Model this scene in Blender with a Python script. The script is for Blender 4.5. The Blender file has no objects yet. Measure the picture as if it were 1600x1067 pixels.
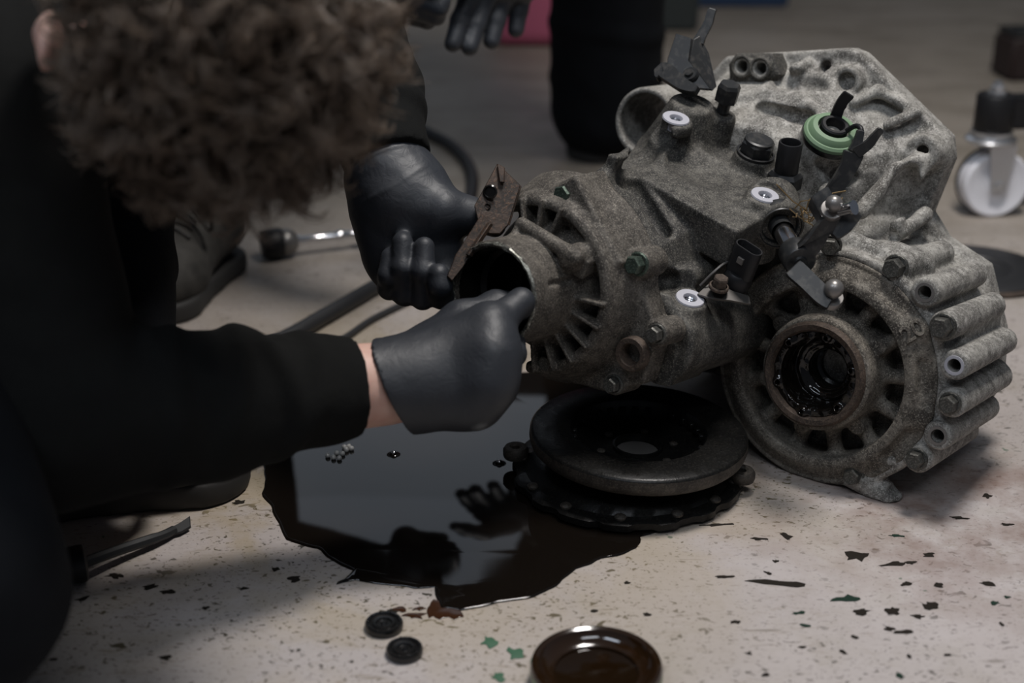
import bpy, bmesh, math, random
import numpy as np
from mathutils import Vector, Matrix, Quaternion
random.seed(7); RNG = np.random.default_rng(11)
S = bpy.context.scene; COL = S.collection

# ------------------------------------------------------------------ camera, world, lights, exposure
PITCH = math.radians(23); FPX = 2222.0; CAMZ = 0.65
cam_d = bpy.data.cameras.new('camera'); cam = bpy.data.objects.new('camera', cam_d); COL.objects.link(cam)
cam.location = (0, 0, CAMZ); cam.rotation_euler = (math.radians(90) - PITCH, 0, 0)
cam_d.sensor_width = 36; cam_d.lens = FPX / 1600 * 36; cam_d.clip_start = 0.05
cam_d.dof.use_dof = True; cam_d.dof.focus_distance = 1.30; cam_d.dof.aperture_fstop = 3.2
S.camera = cam
W = bpy.data.worlds.new('workshop'); S.world = W; W.use_nodes = True
W.node_tree.nodes['Background'].inputs[0].default_value = (0.62, 0.70, 0.85, 1)
W.node_tree.nodes['Background'].inputs[1].default_value = 0.095
def area(name, loc, target, size, power, col, size_y=None):
    l = bpy.data.lights.new(name, 'AREA'); o = bpy.data.objects.new(name, l); COL.objects.link(o)
    o.location = loc; d = Vector(target) - Vector(loc)
    o.rotation_euler = d.to_track_quat('-Z', 'Y').to_euler()
    l.size = size
    if size_y: l.shape = 'RECTANGLE'; l.size_y = size_y
    l.energy = power; l.color = col
    return o
area('ceiling_lamp', (0.45, 1.30, 2.1), (0.38, 1.15, 0), 0.40, 33, (1.0, 0.955, 0.92), 0.40)
area('far_ceiling_lamp', (-1.1, -0.2, 2.7), (0, 1.1, 0), 1.2, 15, (0.78, 0.87, 1.0), 0.5)
area('front_ceiling_lamp', (0.45, -0.5, 2.5), (0, 1.1, 0), 1.2, 11, (0.88, 0.93, 1.0), 0.4)
area('workshop_window', (-0.2, 6.6, 3.3), (0, 1.2, 0.2), 3.0, 9, (0.80, 0.88, 1.0), 2.2)
S.view_settings.view_transform = 'Standard'; S.view_settings.look = 'None'
S.view_settings.gamma = 1; S.view_settings.use_curve_mapping = False; S.view_settings.exposure = 0.25

# ------------------------------------------------------------------ places: rays of the photograph meet real planes or depths
_c, _s = math.cos(PITCH), math.sin(PITCH)
FW = np.array([0, _c, -_s]); UP = np.array([0, _s, _c]); RT = np.array([1., 0, 0]); CP = np.array([0, 0, CAMZ])
def ray(u, v): return FW + (u - 800) / FPX * RT - (v - 533.5) / FPX * UP
def at(u, v, d): return CP + d * ray(u, v)                       # a point d metres deep
def onz(u, v, z=0.0):                                            # a point on the level z
    r = ray(u, v); return CP + r * ((z - CAMZ) / r[2])
GA = np.array([.59, .79, -.161]); GA /= np.linalg.norm(GA)       # gearbox axes: A along the shafts
GP = np.array([GA[1], -GA[0], 0]); GP /= np.linalg.norm(GP); GQ = np.cross(GP, GA)
GD = np.array([.278, 1.194, .110])
def g(u, v, a):                                                  # gearbox coordinates (p, a, q) on the plane a
    r = ray(u, v); t = (a - (CP - GD) @ GA) / (r @ GA); w = CP + t * r - GD
    return np.array([w @ GP, a, w @ GQ])
def g2(u, v, a): q = g(u, v, a); return (q[0], q[2])

# ------------------------------------------------------------------ objects
def tag(o, label=None, cat=None, group=None, kind=None):
    if label: o['label'] = label
    if cat: o['category'] = cat
    if group: o['group'] = group
    if kind: o['kind'] = kind
    return o
def empty(name, loc, label, cat, group=None):
    o = bpy.data.objects.new(name, None); COL.objects.link(o); o.location = loc; o.empty_display_size = .02
    return tag(o, label, cat, group)
def link(name, me, mat, parent=None, smooth=True):
    o = bpy.data.objects.new(name, me); COL.objects.link(o)
    if mat: me.materials.append(mat)
    if parent: o.parent = parent
    if smooth: me.polygons.foreach_set('use_smooth', np.ones(len(me.polygons), bool)); 
    return o
def mesh_np(name, V, Q):
    me = bpy.data.meshes.new(name); n = len(Q); k = Q.shape[1]
    me.vertices.add(len(V)); me.vertices.foreach_set('co', np.ascontiguousarray(V, np.float32).ravel())
    me.loops.add(n * k); me.loops.foreach_set('vertex_index', np.ascontiguousarray(Q, np.int32).ravel())
    me.polygons.add(n); me.polygons.foreach_set('loop_start', np.arange(n, dtype=np.int32) * k)
    me.update(calc_edges=True); return me
def from_bm(name, bm, mat, parent=None, smooth=True, angle=40):
    bmesh.ops.recalc_face_normals(bm, faces=bm.faces)
    me = bpy.data.meshes.new(name); bm.to_mesh(me); bm.free()
    o = link(name, me, mat, parent, smooth)
    if smooth: me.set_sharp_from_angle(angle=math.radians(angle))
    return o

# ------------------------------------------------------------------ solid modelling on a distance grid
class Vol:
    def __init__(s, lo, hi, h):
        s.lo = np.array(lo, np.float32); s.h = h
        s.n = [int(math.ceil((b - a) / h)) + 1 for a, b in zip(lo, hi)]
        s.ax = [(lo[i] + h * np.arange(s.n[i])).astype(np.float32) for i in range(3)]
        s.d = np.full(s.n, 0.5, np.float32)
    def win(s, lo, hi, pad):
        sl = []
        for i in range(3):
            a = max(0, int((lo[i] - pad - s.lo[i]) / s.h)); b = min(s.n[i], int((hi[i] + pad - s.lo[i]) / s.h) + 2)
            if b <= a: return None
            sl.append(slice(a, b))
        X = s.ax[0][sl[0]][:, None, None]; Y = s.ax[1][sl[1]][None, :, None]; Z = s.ax[2][sl[2]][None, None, :]
        return tuple(sl), X, Y, Z
    def add(s, pr, k=0.0):
        w = s.win(pr[1], pr[2], 4 * s.h + k)
        if w is None: return s
        sl, X, Y, Z = w; b = pr[0](X, Y, Z).astype(np.float32); a = s.d[sl]
        if k > 0:
            h = np.clip(.5 + .5 * (b - a) / k, 0, 1); s.d[sl] = b + (a - b) * h - k * h * (1 - h)
        else: s.d[sl] = np.minimum(a, b)
        return s
    def cut(s, pr, k=0.0):
        w = s.win(pr[1], pr[2], 4 * s.h + k)
        if w is None: return s
        sl, X, Y, Z = w; b = -pr[0](X, Y, Z).astype(np.float32); a = s.d[sl]
        if k > 0:
            h = np.clip(.5 - .5 * (b - a) / k, 0, 1); s.d[sl] = b + (a - b) * h + k * h * (1 - h)
        else: s.d[sl] = np.maximum(a, b)
        return s
    def noise(s, amp, scale, seed=0, n=5):
        r = np.random.default_rng(seed)
        X = s.ax[0][:, None, None]; Y = s.ax[1][None, :, None]; Z = s.ax[2][None, None, :]
        t = np.zeros(s.n, np.float32)
        for i in range(n):
            v = r.normal(size=3); v /= np.linalg.norm(v); v *= (2 * math.pi / scale) * r.uniform(.6, 1.6)
            t += np.sin(v[0] * X + v[1] * Y + v[2] * Z + r.uniform(0, 6.28) + .8 * np.sin(v[1] * X * .7 - v[0] * Z))
        s.d += amp / n * t
        return s
    def mesh(s, name):
        d = s.d; d[0] = d[-1] = .01; d[:, 0] = d[:, -1] = .01; d[:, :, 0] = d[:, :, -1] = .01
        I = d < 0; nx, ny, nz = s.n
        c = np.zeros((nx - 1, ny - 1, nz - 1), np.uint8)
        for i in (0, 1):
            for j in (0, 1):
                for k in (0, 1): c += I[i:nx - 1 + i, j:ny - 1 + j, k:nz - 1 + k]
        act = np.nonzero((c > 0) & (c < 8)); ix, iy, iz = act
        idx = np.full(c.shape, -1, np.int32); idx[act] = np.arange(len(ix))
        cor = {}
        for i in (0, 1):
            for j in (0, 1):
                for k in (0, 1): cor[i, j, k] = d[ix + i, iy + j, iz + k]
        acc = np.zeros((len(ix), 3), np.float32); cnt = np.zeros(len(ix), np.float32)
        for p0 in cor:
            for ax in range(3):
                if p0[ax]: continue
                p1 = list(p0); p1[ax] = 1; a = cor[p0]; b = cor[tuple(p1)]
                m = (a < 0) != (b < 0); t = np.where(m, a / np.where(m, a - b, 1), 0)
                for q in range(3): acc[:, q] += np.where(m, (t if q == ax else p0[q]), 0)
                cnt += m
        V = (np.stack([ix, iy, iz], 1) + acc / cnt[:, None]) * s.h + s.lo
        quads = []
        for ax in range(3):
            a = I[tuple(slice(0, -1) if q == ax else slice(1, -1) for q in range(3))]
            b = I[tuple(slice(1, None) if q == ax else slice(1, -1) for q in range(3))]
            for flip in (0, 1):
                e = np.nonzero((a & ~b) if not flip else (~a & b)); e = [e[q] + (0 if q == ax else 1) for q in range(3)]
                u, w = [(1, 2), (2, 0), (0, 1)][ax]; qd = []
                for du, dw in ((0, 0), (-1, 0), (-1, -1), (0, -1)):
                    f = [x.copy() for x in e]; f[u] = f[u] + du; f[w] = f[w] + dw
                    qd.append(idx[f[0], f[1], f[2]])
                Q = np.stack(qd, 1); quads.append(Q if not flip else Q[:, ::-1])
        return mesh_np(name, V, np.concatenate(quads))
    def obj(s, name, mat, parent=None): return link(name, s.mesh(name), mat, parent)
A_ = lambda x: np.asarray(x, float)
def _bb(pts, r): pts = np.array(pts); return pts.min(0) - r, pts.max(0) + r
def cap(a, b, r1, r2=None):
    a, b = A_(a), A_(b); r2 = r1 if r2 is None else r2; ab = b - a; L2 = max(ab @ ab, 1e-12)
    def f(X, Y, Z):
        x, y, z = X - a[0], Y - a[1], Z - a[2]
        t = np.clip((x * ab[0] + y * ab[1] + z * ab[2]) / L2, 0, 1)
        return np.sqrt((x - t * ab[0]) ** 2 + (y - t * ab[1]) ** 2 + (z - t * ab[2]) ** 2) - (r1 + (r2 - r1) * t)
    return (f,) + _bb([a, b], max(r1, r2))
def cyl(a, b, r1, r2=None, rnd=.001):
    a, b = A_(a), A_(b); r2 = r1 if r2 is None else r2; L = np.linalg.norm(b - a); u = (b - a) / L
    def f(X, Y, Z):
        x, y, z = X - a[0], Y - a[1], Z - a[2]; t = x * u[0] + y * u[1] + z * u[2]
        rad = np.sqrt(np.maximum(x * x + y * y + z * z - t * t, 0)); r = r1 + (r2 - r1) * np.clip(t / L, 0, 1)
        dx = rad - r + rnd; dy = np.abs(t - L / 2) - L / 2 + rnd
        return np.minimum(np.maximum(dx, dy), 0) + np.sqrt(np.maximum(dx, 0) ** 2 + np.maximum(dy, 0) ** 2) - rnd
    return (f,) + _bb([a, b], max(r1, r2))
def box(c, half, M=None, rnd=.002):
    c, half = A_(c), A_(half); M = np.eye(3) if M is None else np.array(M)   # rows of M are the box axes
    def f(X, Y, Z):
        x, y, z = X - c[0], Y - c[1], Z - c[2]
        q = [np.abs(M[i, 0] * x + M[i, 1] * y + M[i, 2] * z) - half[i] + rnd for i in range(3)]
        return np.minimum(np.maximum(np.maximum(q[0], q[1]), q[2]), 0) + np.sqrt(sum(np.maximum(k, 0) ** 2 for k in q)) - rnd
    e = np.abs(M.T) @ half
    return f, c - e, c + e
def ell(c, rad, M=None):
    c, rad = A_(c), A_(rad); M = np.eye(3) if M is None else np.array(M)
    def f(X, Y, Z):
        x, y, z = X - c[0], Y - c[1], Z - c[2]
        q = [(M[i, 0] * x + M[i, 1] * y + M[i, 2] * z) for i in range(3)]
        k0 = np.sqrt(sum((q[i] / rad[i]) ** 2 for i in range(3))); k1 = np.sqrt(sum((q[i] / rad[i] ** 2) ** 2 for i in range(3)))
        return k0 * (k0 - 1) / np.maximum(k1, 1e-6)
    e = np.abs(M.T) @ rad
    return f, c - e, c + e
def poly2(pts, X, Z):
    d = np.full(np.broadcast(X, Z).shape, 1e9, np.float32); ins = np.zeros(d.shape, bool); n = len(pts)
    for i in range(n):
        (x0, z0), (x1, z1) = pts[i], pts[(i + 1) % n]; ex, ez = x1 - x0, z1 - z0
        t = np.clip(((X - x0) * ex + (Z - z0) * ez) / max(ex * ex + ez * ez, 1e-12), 0, 1)
        d = np.minimum(d, (X - x0 - t * ex) ** 2 + (Z - z0 - t * ez) ** 2)
        if z0 != z1: ins ^= ((z0 > Z) != (z1 > Z)) & (X < ex * (Z - z0) / ez + x0)
    d = np.sqrt(d); return np.where(ins, -d, d)
def prism(p0, a0, a1, p1=None, rnd=.002):                        # a loft along the second axis
    p0 = np.array(p0, float); p1 = p0 if p1 is None else np.array(p1, float); same = p1 is p0
    allp = np.concatenate([p0, p1])
    def f(X, Y, Z):
        x, z = X[:, 0, :], Z[:, 0, :]
        if same: D = poly2(p0, x, z)[:, None, :]
        else: D = np.stack([poly2(p0 + (p1 - p0) * min(1, max(0, (y - a0) / (a1 - a0))), x, z) for y in Y[0, :, 0]], 1)
        dx = D + rnd; dy = np.abs(Y - (a0 + a1) / 2) - (a1 - a0) / 2 + rnd
        return np.minimum(np.maximum(dx, dy), 0) + np.sqrt(np.maximum(dx, 0) ** 2 + np.maximum(dy, 0) ** 2) - rnd
    return f, np.array([allp[:, 0].min(), a0, allp[:, 1].min()]), np.array([allp[:, 0].max(), a1, allp[:, 1].max()])
def tor(c, n, R, r):
    c = A_(c); n = A_(n) / np.linalg.norm(n)
    def f(X, Y, Z):
        x, y, z = X - c[0], Y - c[1], Z - c[2]; t = x * n[0] + y * n[1] + z * n[2]
        return np.sqrt((np.sqrt(np.maximum(x * x + y * y + z * z - t * t, 0)) - R) ** 2 + t * t) - r
    return f, c - R - r, c + R + r
def basis(n, hint=(0, 0, 1)):
    n = A_(n) / np.linalg.norm(n); x = np.cross(hint, n)
    if np.linalg.norm(x) < 1e-3: x = np.cross((1, 0, 0), n)
    x /= np.linalg.norm(x); return np.array([x, np.cross(n, x), n])

# ------------------------------------------------------------------ small mesh makers
def b_lathe(bm, prof, n=48, M=Matrix(), closed=False):
    rings = []
    for r, z in prof:
        if r < 1e-6: rings.append([bm.verts.new(M @ Vector((0, 0, z)))])
        else: rings.append([bm.verts.new(M @ Vector((r * math.cos(2 * math.pi * i / n), r * math.sin(2 * math.pi * i / n), z))) for i in range(n)])
    pairs = list(zip(rings, rings[1:])) + ([(rings[-1], rings[0])] if closed else [])
    for a, b in pairs:
        for i in range(n):
            j = (i + 1) % n
            if len(a) == 1 and len(b) == 1: continue
            if len(a) == 1: bm.faces.new((a[0], b[i], b[j]))
            elif len(b) == 1: bm.faces.new((a[i], b[0], a[j]))
            else: bm.faces.new((a[i], b[i], b[j], a[j]))
def lathe(name, prof, mat, parent=None, n=48, M=Matrix(), closed=False, angle=40):
    bm = bmesh.new(); b_lathe(bm, prof, n, M, closed); return from_bm(name, bm, mat, parent, True, angle)
def frame(o, n, hint=(0, 0, 1)):
    B = basis(n, hint); return Matrix(((B[0][0], B[1][0], B[2][0], o[0]), (B[0][1], B[1][1], B[2][1], o[1]), (B[0][2], B[1][2], B[2][2], o[2]), (0, 0, 0, 1)))
def b_tube(bm, pts, r, n=10):
    pts = [Vector(p) for p in pts]; rr = r if isinstance(r, (list, tuple)) else [r] * len(pts); rings = []
    t0 = (pts[1] - pts[0]).normalized(); nx = t0.orthogonal().normalized()
    for i, p in enumerate(pts):
        t = (pts[min(i + 1, len(pts) - 1)] - pts[max(i - 1, 0)]).normalized()
        nx = (nx - t * nx.dot(t)).normalized(); ny = t.cross(nx)
        rings.append([bm.verts.new(p + (nx * math.cos(2 * math.pi * k / n) + ny * math.sin(2 * math.pi * k / n)) * rr[i]) for k in range(n)])
    for a, b in zip(rings, rings[1:]):
        for k in range(n): bm.faces.new((a[k], a[(k + 1) % n], b[(k + 1) % n], b[k]))
    bm.faces.new(rings[0][::-1]); bm.faces.new(rings[-1])
def spline(pts, m=8):
    pts = [A_(p) for p in pts]; out = []
    P = [2 * pts[0] - pts[1]] + pts + [2 * pts[-1] - pts[-2]]
    for i in range(1, len(P) - 2):
        for k in range(m):
            t = k / m; a, b, c, d = P[i - 1:i + 3]
            out.append(.5 * (2 * b + (c - a) * t + (2 * a - 5 * b + 4 * c - d) * t * t + (3 * b - a - 3 * c + d) * t ** 3))
    out.append(pts[-1]); return out
def plate(name, pts, n, th, mat, parent=None, bev=.0006):
    """a flat plate: 3-D outline points, thickness th along n"""
    bm = bmesh.new(); n = Vector(n).normalized()
    a = [bm.verts.new(Vector(p) + n * th / 2) for p in pts]; b = [bm.verts.new(Vector(p) - n * th / 2) for p in pts]
    bm.faces.new(a); bm.faces.new(b[::-1])
    for i in range(len(a)): j = (i + 1) % len(a); bm.faces.new((a[i], b[i], b[j], a[j]))
    bmesh.ops.bevel(bm, geom=list(bm.edges), offset=bev, segments=1, affect='EDGES')
    return from_bm(name, bm, mat, parent, True, 30)

# ------------------------------------------------------------------ materials
def mk(name, col, rough=.5, metal=0.0, spec=None, **kw):
    m = bpy.data.materials.new(name); m.use_nodes = True; b = m.node_tree.nodes['Principled BSDF']
    b.inputs['Base Color'].default_value = (*col, 1); b.inputs['Roughness'].default_value = rough; b.inputs['Metallic'].default_value = metal
    if spec is not None: b.inputs['Specular IOR Level'].default_value = spec
    for k, v in kw.items(): b.inputs[k.replace('_', ' ')].default_value = v
    return m
class NT:
    def __init__(s, m): s.t = m.node_tree; s.b = s.t.nodes['Principled BSDF']; s.tc = s.t.nodes.new('ShaderNodeTexCoord')
    def node(s, kind, **kw):
        n = s.t.nodes.new(kind)
        for k, v in kw.items(): setattr(n, k, v)
        return n
    def L(s, a, b): s.t.links.new(a, b)
    def noise(s, scale, detail=4, rough=.55, vec=None, dist=0):
        n = s.node('ShaderNodeTexNoise'); n.inputs['Scale'].default_value = scale; n.inputs['Detail'].default_value = detail
        n.inputs['Roughness'].default_value = rough; n.inputs['Distortion'].default_value = dist
        s.L(vec or s.tc.outputs['Object'], n.inputs['Vector']); return n.outputs['Fac']
    def ramp(s, fac, a, b, lo=0., hi=1.):
        r = s.node('ShaderNodeMapRange'); r.inputs[1].default_value = a; r.inputs[2].default_value = b
        r.inputs[3].default_value = lo; r.inputs[4].default_value = hi; s.L(fac, r.inputs[0]); return r.outputs[0]
    def mix(s, fac, a, b):
        m = s.node('ShaderNodeMix', data_type='RGBA')
        for sock, v in ((m.inputs[0], fac), (m.inputs[6], a), (m.inputs[7], b)):
            if isinstance(v, (int, float)): sock.default_value = v
            elif isinstance(v, tuple): sock.default_value = (*v, 1)
            else: s.L(v, sock)
        return m.outputs[2]
    def math(s, op, a, b):
        m = s.node('ShaderNodeMath', operation=op)
        for sock, v in ((m.inputs[0], a), (m.inputs[1], b)):
            if isinstance(v, (int, float)): sock.default_value = v
            else: s.L(v, sock)
        return m.outputs[0]
    def bump(s, h, strength=.3, dist=.001):
        b = s.node('ShaderNodeBump'); b.inputs['Strength'].default_value = strength; b.inputs['Distance'].default_value = dist
        s.L(h, b.inputs['Height']); s.L(b.outputs[0], s.b.inputs['Normal'])
def cast(name, dark, mid, light, amount=.5, rough=.72, metal=.25, grain=700, bump=.5):
    m = mk(name, mid, rough, metal); n = NT(m)
    big = n.noise(22, 5, .6); med = n.noise(95, 5, .65); fine = n.noise(grain, 3, .7)
    c = n.mix(n.ramp(big, .38, .66), dark, mid)
    c = n.mix(n.math('MULTIPLY', n.ramp(med, .45, .72), amount), c, light)
    c = n.mix(n.math('MULTIPLY', n.ramp(fine, .52, .64), .75), c, light)
    c = n.mix(n.math('MULTIPLY', n.ramp(n.noise(grain * .6, 2), .57, .67), .8), c, dark)
    n.L(c, n.b.inputs['Base Color'])
    n.bump(n.math('ADD', n.math('MULTIPLY', fine, .5), med), bump, .0012)
    n.L(n.ramp(med, .3, .7, rough + .12, rough - .12), n.b.inputs['Roughness']); return m
M_CASE = cast('dirty_cast_aluminium', (.020, .019, .0175), (.056, .053, .047), (.20, .187, .16), .36)
M_COVER = cast('oily_cast_aluminium', (.027, .023, .019), (.074, .066, .056), (.24, .215, .18), .38)
M_BELL = cast('dusty_pale_aluminium', (.085, .08, .072), (.25, .24, .215), (.47, .455, .42), .7, .8, .15)
M_DIFF = cast('brown_dusty_aluminium', (.035, .030, .025), (.12, .106, .087), (.30, .272, .228), .5, .8)
M_BOLT = cast('dark_steel_bolt', (.04, .04, .036), (.10, .10, .09), (.2, .19, .17), .3, .5, .6, 900, .25)
M_BOLTG = cast('greenish_zinc_bolt', (.03, .045, .035), (.07, .10, .08), (.16, .2, .16), .3, .45, .6, 900, .25)
M_RUST = cast('rusty_steel', (.028, .020, .015), (.065, .045, .034), (.13, .095, .07), .4, .7, .3, 600, .4)
M_BARE = mk('machined_aluminium', (.42, .42, .46), .5, .3)
M_CHROME = mk('chrome_steel', (.70, .70, .72), .16, 1.0)
M_BLACK = mk('black_painted_steel', (.022, .023, .024), .42, .2)
_n = NT(M_BLACK); _n.L(_n.mix(_n.ramp(_n.noise(120, 5), .5, .72), (.018, .019, .02), (.055, .052, .048)), _n.b.inputs['Base Color'])
M_PLAST = mk('black_plastic', (.010, .010, .011), .45, 0, .3)
M_RUBBER = mk('oily_black_rubber', (.006, .006, .006), .25)
M_OIL = mk('black_oil', (.006, .0045, .0035), .035, 0, None, IOR=1.47)
M_OILBROWN = mk('brown_oil_film', (.035, .014, .006), .12)
M_GREEN = mk('green_plastic_seal', (.125, .20, .115), .55)
M_HOLE = mk('oily_bore', (.012, .011, .010), .18, .3)
M_STUD = mk('dull_ball_steel', (.20, .19, .18), .35, .6)
M_BALL = mk('bright_ball_steel', (.72, .70, .66), .35, .15)

# ------------------------------------------------------------------ floor and room
def floor_mat():
    m = mk('worn_painted_concrete', (.4, .37, .33), .55); n = NT(m); O = n.tc.outputs['Object']
    big = n.noise(2.2, 5, .6); med = n.noise(14, 6, .65); fine = n.noise(160, 4, .6)
    c = n.mix(n.ramp(big, .35, .68), (.34, .305, .285), (.435, .395, .385))
    c = n.mix(n.math('MULTIPLY', n.ramp(med, .48, .72), .5), c, (.27, .24, .20))
    c = n.mix(n.math('MULTIPLY', n.ramp(fine, .52, .75), .25), c, (.24, .22, .19))
    def stretch(sx, sy, rot):
        mp = n.node('ShaderNodeMapping'); mp.inputs['Scale'].default_value = (sx, sy, 1); mp.inputs['Rotation'].default_value = (0, 0, rot)
        n.L(O, mp.inputs['Vector']); return mp.outputs[0]
    # scratches
    for rot, sc in ((.5, 18), (-.7, 14), (1.3, 20)):
        s = n.noise(sc, 3, .6, stretch(1, 9, rot), .4)
        c = n.mix(n.math('MULTIPLY', n.ramp(s, .69, .73), .55), c, (.10, .085, .065))
    # flecks of oil and dirt, denser where a patchy mask says so
    mask = n.ramp(n.noise(3.3, 3), .36, .62)
    for sc, th, col, am in ((48, .69, (.025, .021, .016), .95), (85, .65, (.03, .026, .02), .95), (150, .64, (.04, .034, .027), .9), (260, .64, (.05, .043, .034), .8), (16, .72, (.13, .105, .07), .45)):
        f = n.noise(sc, 3, .5, stretch(1, 1.5, .3), .6)
        c = n.mix(n.math('MULTIPLY', n.math('MULTIPLY', n.ramp(f, th, th + .025), n.math('ADD', mask, .35)), am), c, col)
    # yellow-brown oil soaked into the paint round the puddle and rusty stain under the gearbox
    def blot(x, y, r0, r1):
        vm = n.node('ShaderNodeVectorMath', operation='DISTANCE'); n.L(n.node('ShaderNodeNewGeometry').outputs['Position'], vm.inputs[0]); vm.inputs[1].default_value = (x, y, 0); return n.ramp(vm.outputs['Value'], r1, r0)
    soak = n.noise(6.5, 5, .6, None, .5)
    c = n.mix(n.math('MULTIPLY', n.math('MULTIPLY', n.ramp(soak, .40, .56), blot(-.10, 1.28, .22, .52)), .55), c, (.30, .235, .125))
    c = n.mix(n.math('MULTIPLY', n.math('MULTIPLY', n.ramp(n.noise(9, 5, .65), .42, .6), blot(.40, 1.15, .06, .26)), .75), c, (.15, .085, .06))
    c = n.mix(n.math('MULTIPLY', n.ramp(n.noise(42, 5, .7, stretch(1, 3.2, .25), .8), .56, .66), n.math('MULTIPLY', n.ramp(n.noise(5, 3), .42, .6), .5)), c, (.16, .125, .075))
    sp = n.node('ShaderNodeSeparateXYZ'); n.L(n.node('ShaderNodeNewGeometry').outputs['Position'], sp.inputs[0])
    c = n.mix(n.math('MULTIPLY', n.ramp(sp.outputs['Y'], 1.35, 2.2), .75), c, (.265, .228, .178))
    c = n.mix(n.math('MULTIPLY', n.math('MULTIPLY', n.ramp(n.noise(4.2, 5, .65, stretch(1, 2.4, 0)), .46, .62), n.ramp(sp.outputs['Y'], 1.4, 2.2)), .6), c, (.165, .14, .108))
    gfl = n.noise(60, 2, .5); c = n.mix(n.math('MULTIPLY', n.ramp(gfl, .745, .76), .7), c, (.03, .075, .04))
    n.L(c, n.b.inputs['Base Color'])
    n.L(n.ramp(med, .3, .7, .42, .62), n.b.inputs['Roughness'])
    n.bump(n.math('ADD', fine, n.math('MULTIPLY', med, .6)), .12, .002); return m
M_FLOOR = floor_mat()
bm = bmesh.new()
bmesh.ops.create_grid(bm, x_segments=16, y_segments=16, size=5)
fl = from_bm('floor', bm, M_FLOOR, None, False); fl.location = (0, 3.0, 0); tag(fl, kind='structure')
M_WALL = mk('grey_workshop_wall', (.10, .105, .11), .8)
_n = NT(M_WALL); _n.L(_n.mix(_n.noise(3, 5), (.08, .085, .09), (.13, .13, .13)), _n.b.inputs['Base Color'])
def slab(name, c, h, mat):
    bm = bmesh.new(); bmesh.ops.create_cube(bm, size=2, matrix=Matrix.Translation(c) @ Matrix.Diagonal((*h, 1)))
    return tag(from_bm(name, bm, mat, None, False), kind='structure')
slab('wall_back', (0, 8.05, 2), (5, .05, 2), M_WALL)

# ------------------------------------------------------------------ gearbox
GB = empty('gearbox', tuple(GD), 'dismantled grey cast aluminium car gearbox lying on the floor with open end', 'gearbox')
GB.matrix_world = Matrix(((GP[0], GA[0], GQ[0], GD[0]), (GP[1], GA[1], GQ[1], GD[1]), (GP[2], GA[2], GQ[2], GD[2]), (0, 0, 0, 1)))
T = np.array([.27, -.25, .93]); T /= np.linalg.norm(T)             # the gearbox's own "up", rolled on the floor
SD = np.cross(np.array([0, 1, 0]), T); SD /= np.linalg.norm(SD)    # its own side
AX = np.array([0, 1., 0]); H = .0016
OP = np.array([-.2034, -.233, .0634])                              # centre of the open end
def ring_pt(c, r, deg, a): return np.array([c[0] + r * math.cos(math.radians(deg)), a, c[1] + r * math.sin(math.radians(deg))])
oc = (OP[0], OP[2])
def ax_cyl(c, a0, a1, r, r2=None, rnd=.0015): return cyl((c[0], a0, c[1]), (c[0], a1, c[1]), r, r2, rnd)

# --- end cover
fl_poly = [(-.211, .143), (-.179, .165), (-.123, .102), (-.090, .038), (-.098, -.008), (-.14, -.026), (-.205, -.026), (-.240, .0), (-.252, .06), (-.244, .115)]
v = Vol((-.31, -.245, -.06), (-.06, -.105, .2), .0014)
v.add(prism(fl_poly, -.140, -.1135, rnd=.003))
v.add(ax_cyl(oc, -.175, -.12, .080, .100, .004), .006)             # outer skirt
v.cut(box((OP[0] - .143, -.17, OP[2]), (.1, .056, .3), None, .01), .006); v.cut(box((OP[0] - .10, -.17, OP[2] - .142), (.1, .056, .1), None, .01), .006)
v.cut(ax_cyl(oc, -.24, -.146, .0725, .0700, .004), .003)           # annular recess
v.add(ax_cyl(oc, -.233, -.12, .0465, .050, .002), .004)            # neck
v.add(ax_cyl(oc, -.182, -.143, .047, .067, .001), .003)           # sloping floor of the recess
for k, dg in enumerate((-80, -64, -48, -32, -16, 0, 72, 88, 104)):
    a = ring_pt(oc, .044, dg, -.180); b = ring_pt(oc, .078, dg, -.160)
    m = np.array([np.cos(np.radians(dg)), 0, np.sin(np.radians(dg))])
    v.add(box((a + b) / 2 + AX * .012, (.0175, .022, .0017), np.array([m, AX, np.cross(m, AX)]), .001), .002)
# upper ridge block with its slanted front, strut over the fins
blk = [(-.205, .149), (-.179, .167), (-.120, .100), (-.138, .082), (-.160, .096)]
v.add(prism(blk, -.164, -.1135, rnd=.004), .004)
v.add(cap(g(816, 350, -.186), g(900, 402, -.192), .0060, .0070), .002)
v.add(cap(g(815, 350, -.184), g(797, 380, -.198), .0045, .0045), .003)
v.add(cap(g(838, 332, -.150), g(880, 312, -.115), .0125, .0125), .004)
v.add(ax_cyl(g2(885, 304, -.155), -.155, -.1135, .0125, .0135), .003)
v.add(ax_cyl(g2(995, 413, -.146), -.146, -.1135, .0125, .0135), .003)
v.add(ax_cyl(g2(1025, 522, -.146), -.146, -.1135, .0115, .0125), .003)
v.add(ax_cyl(g2(858, 566, -.165), -.165, -.1135, .0115, .0125), .003)
v.add(ax_cyl(g2(958, 600, -.146), -.146, -.1135, .0105, .0115), .003)
v.add(cap(g(893, 404, -.186), g(935, 392, -.150), .0115, .0135), .004)   # rounded boss beside the neck
v.add(box(g(915, 408, -.170), (.010, .013, .0085), np.array([SD, AX, T]), .0015), .001)
v.cut(ax_cyl(oc, -.26, -.125, .0410, .0395), .001)                 # bore
v.cut(box(OP + np.array([.046, .034, .016]), (.004, .016, .0022), None, .001), .001)
v.obj('end_cover', M_COVER, GB)
lathe('bore_liner', [(.0408, 0), (.0395, .012), (.0395, .03), (.034, .032), (.034, .060), (.018, .062), (.018, .07), (0, .07)], M_HOLE, GB, 48, frame(OP + AX * .004, AX))
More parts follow.
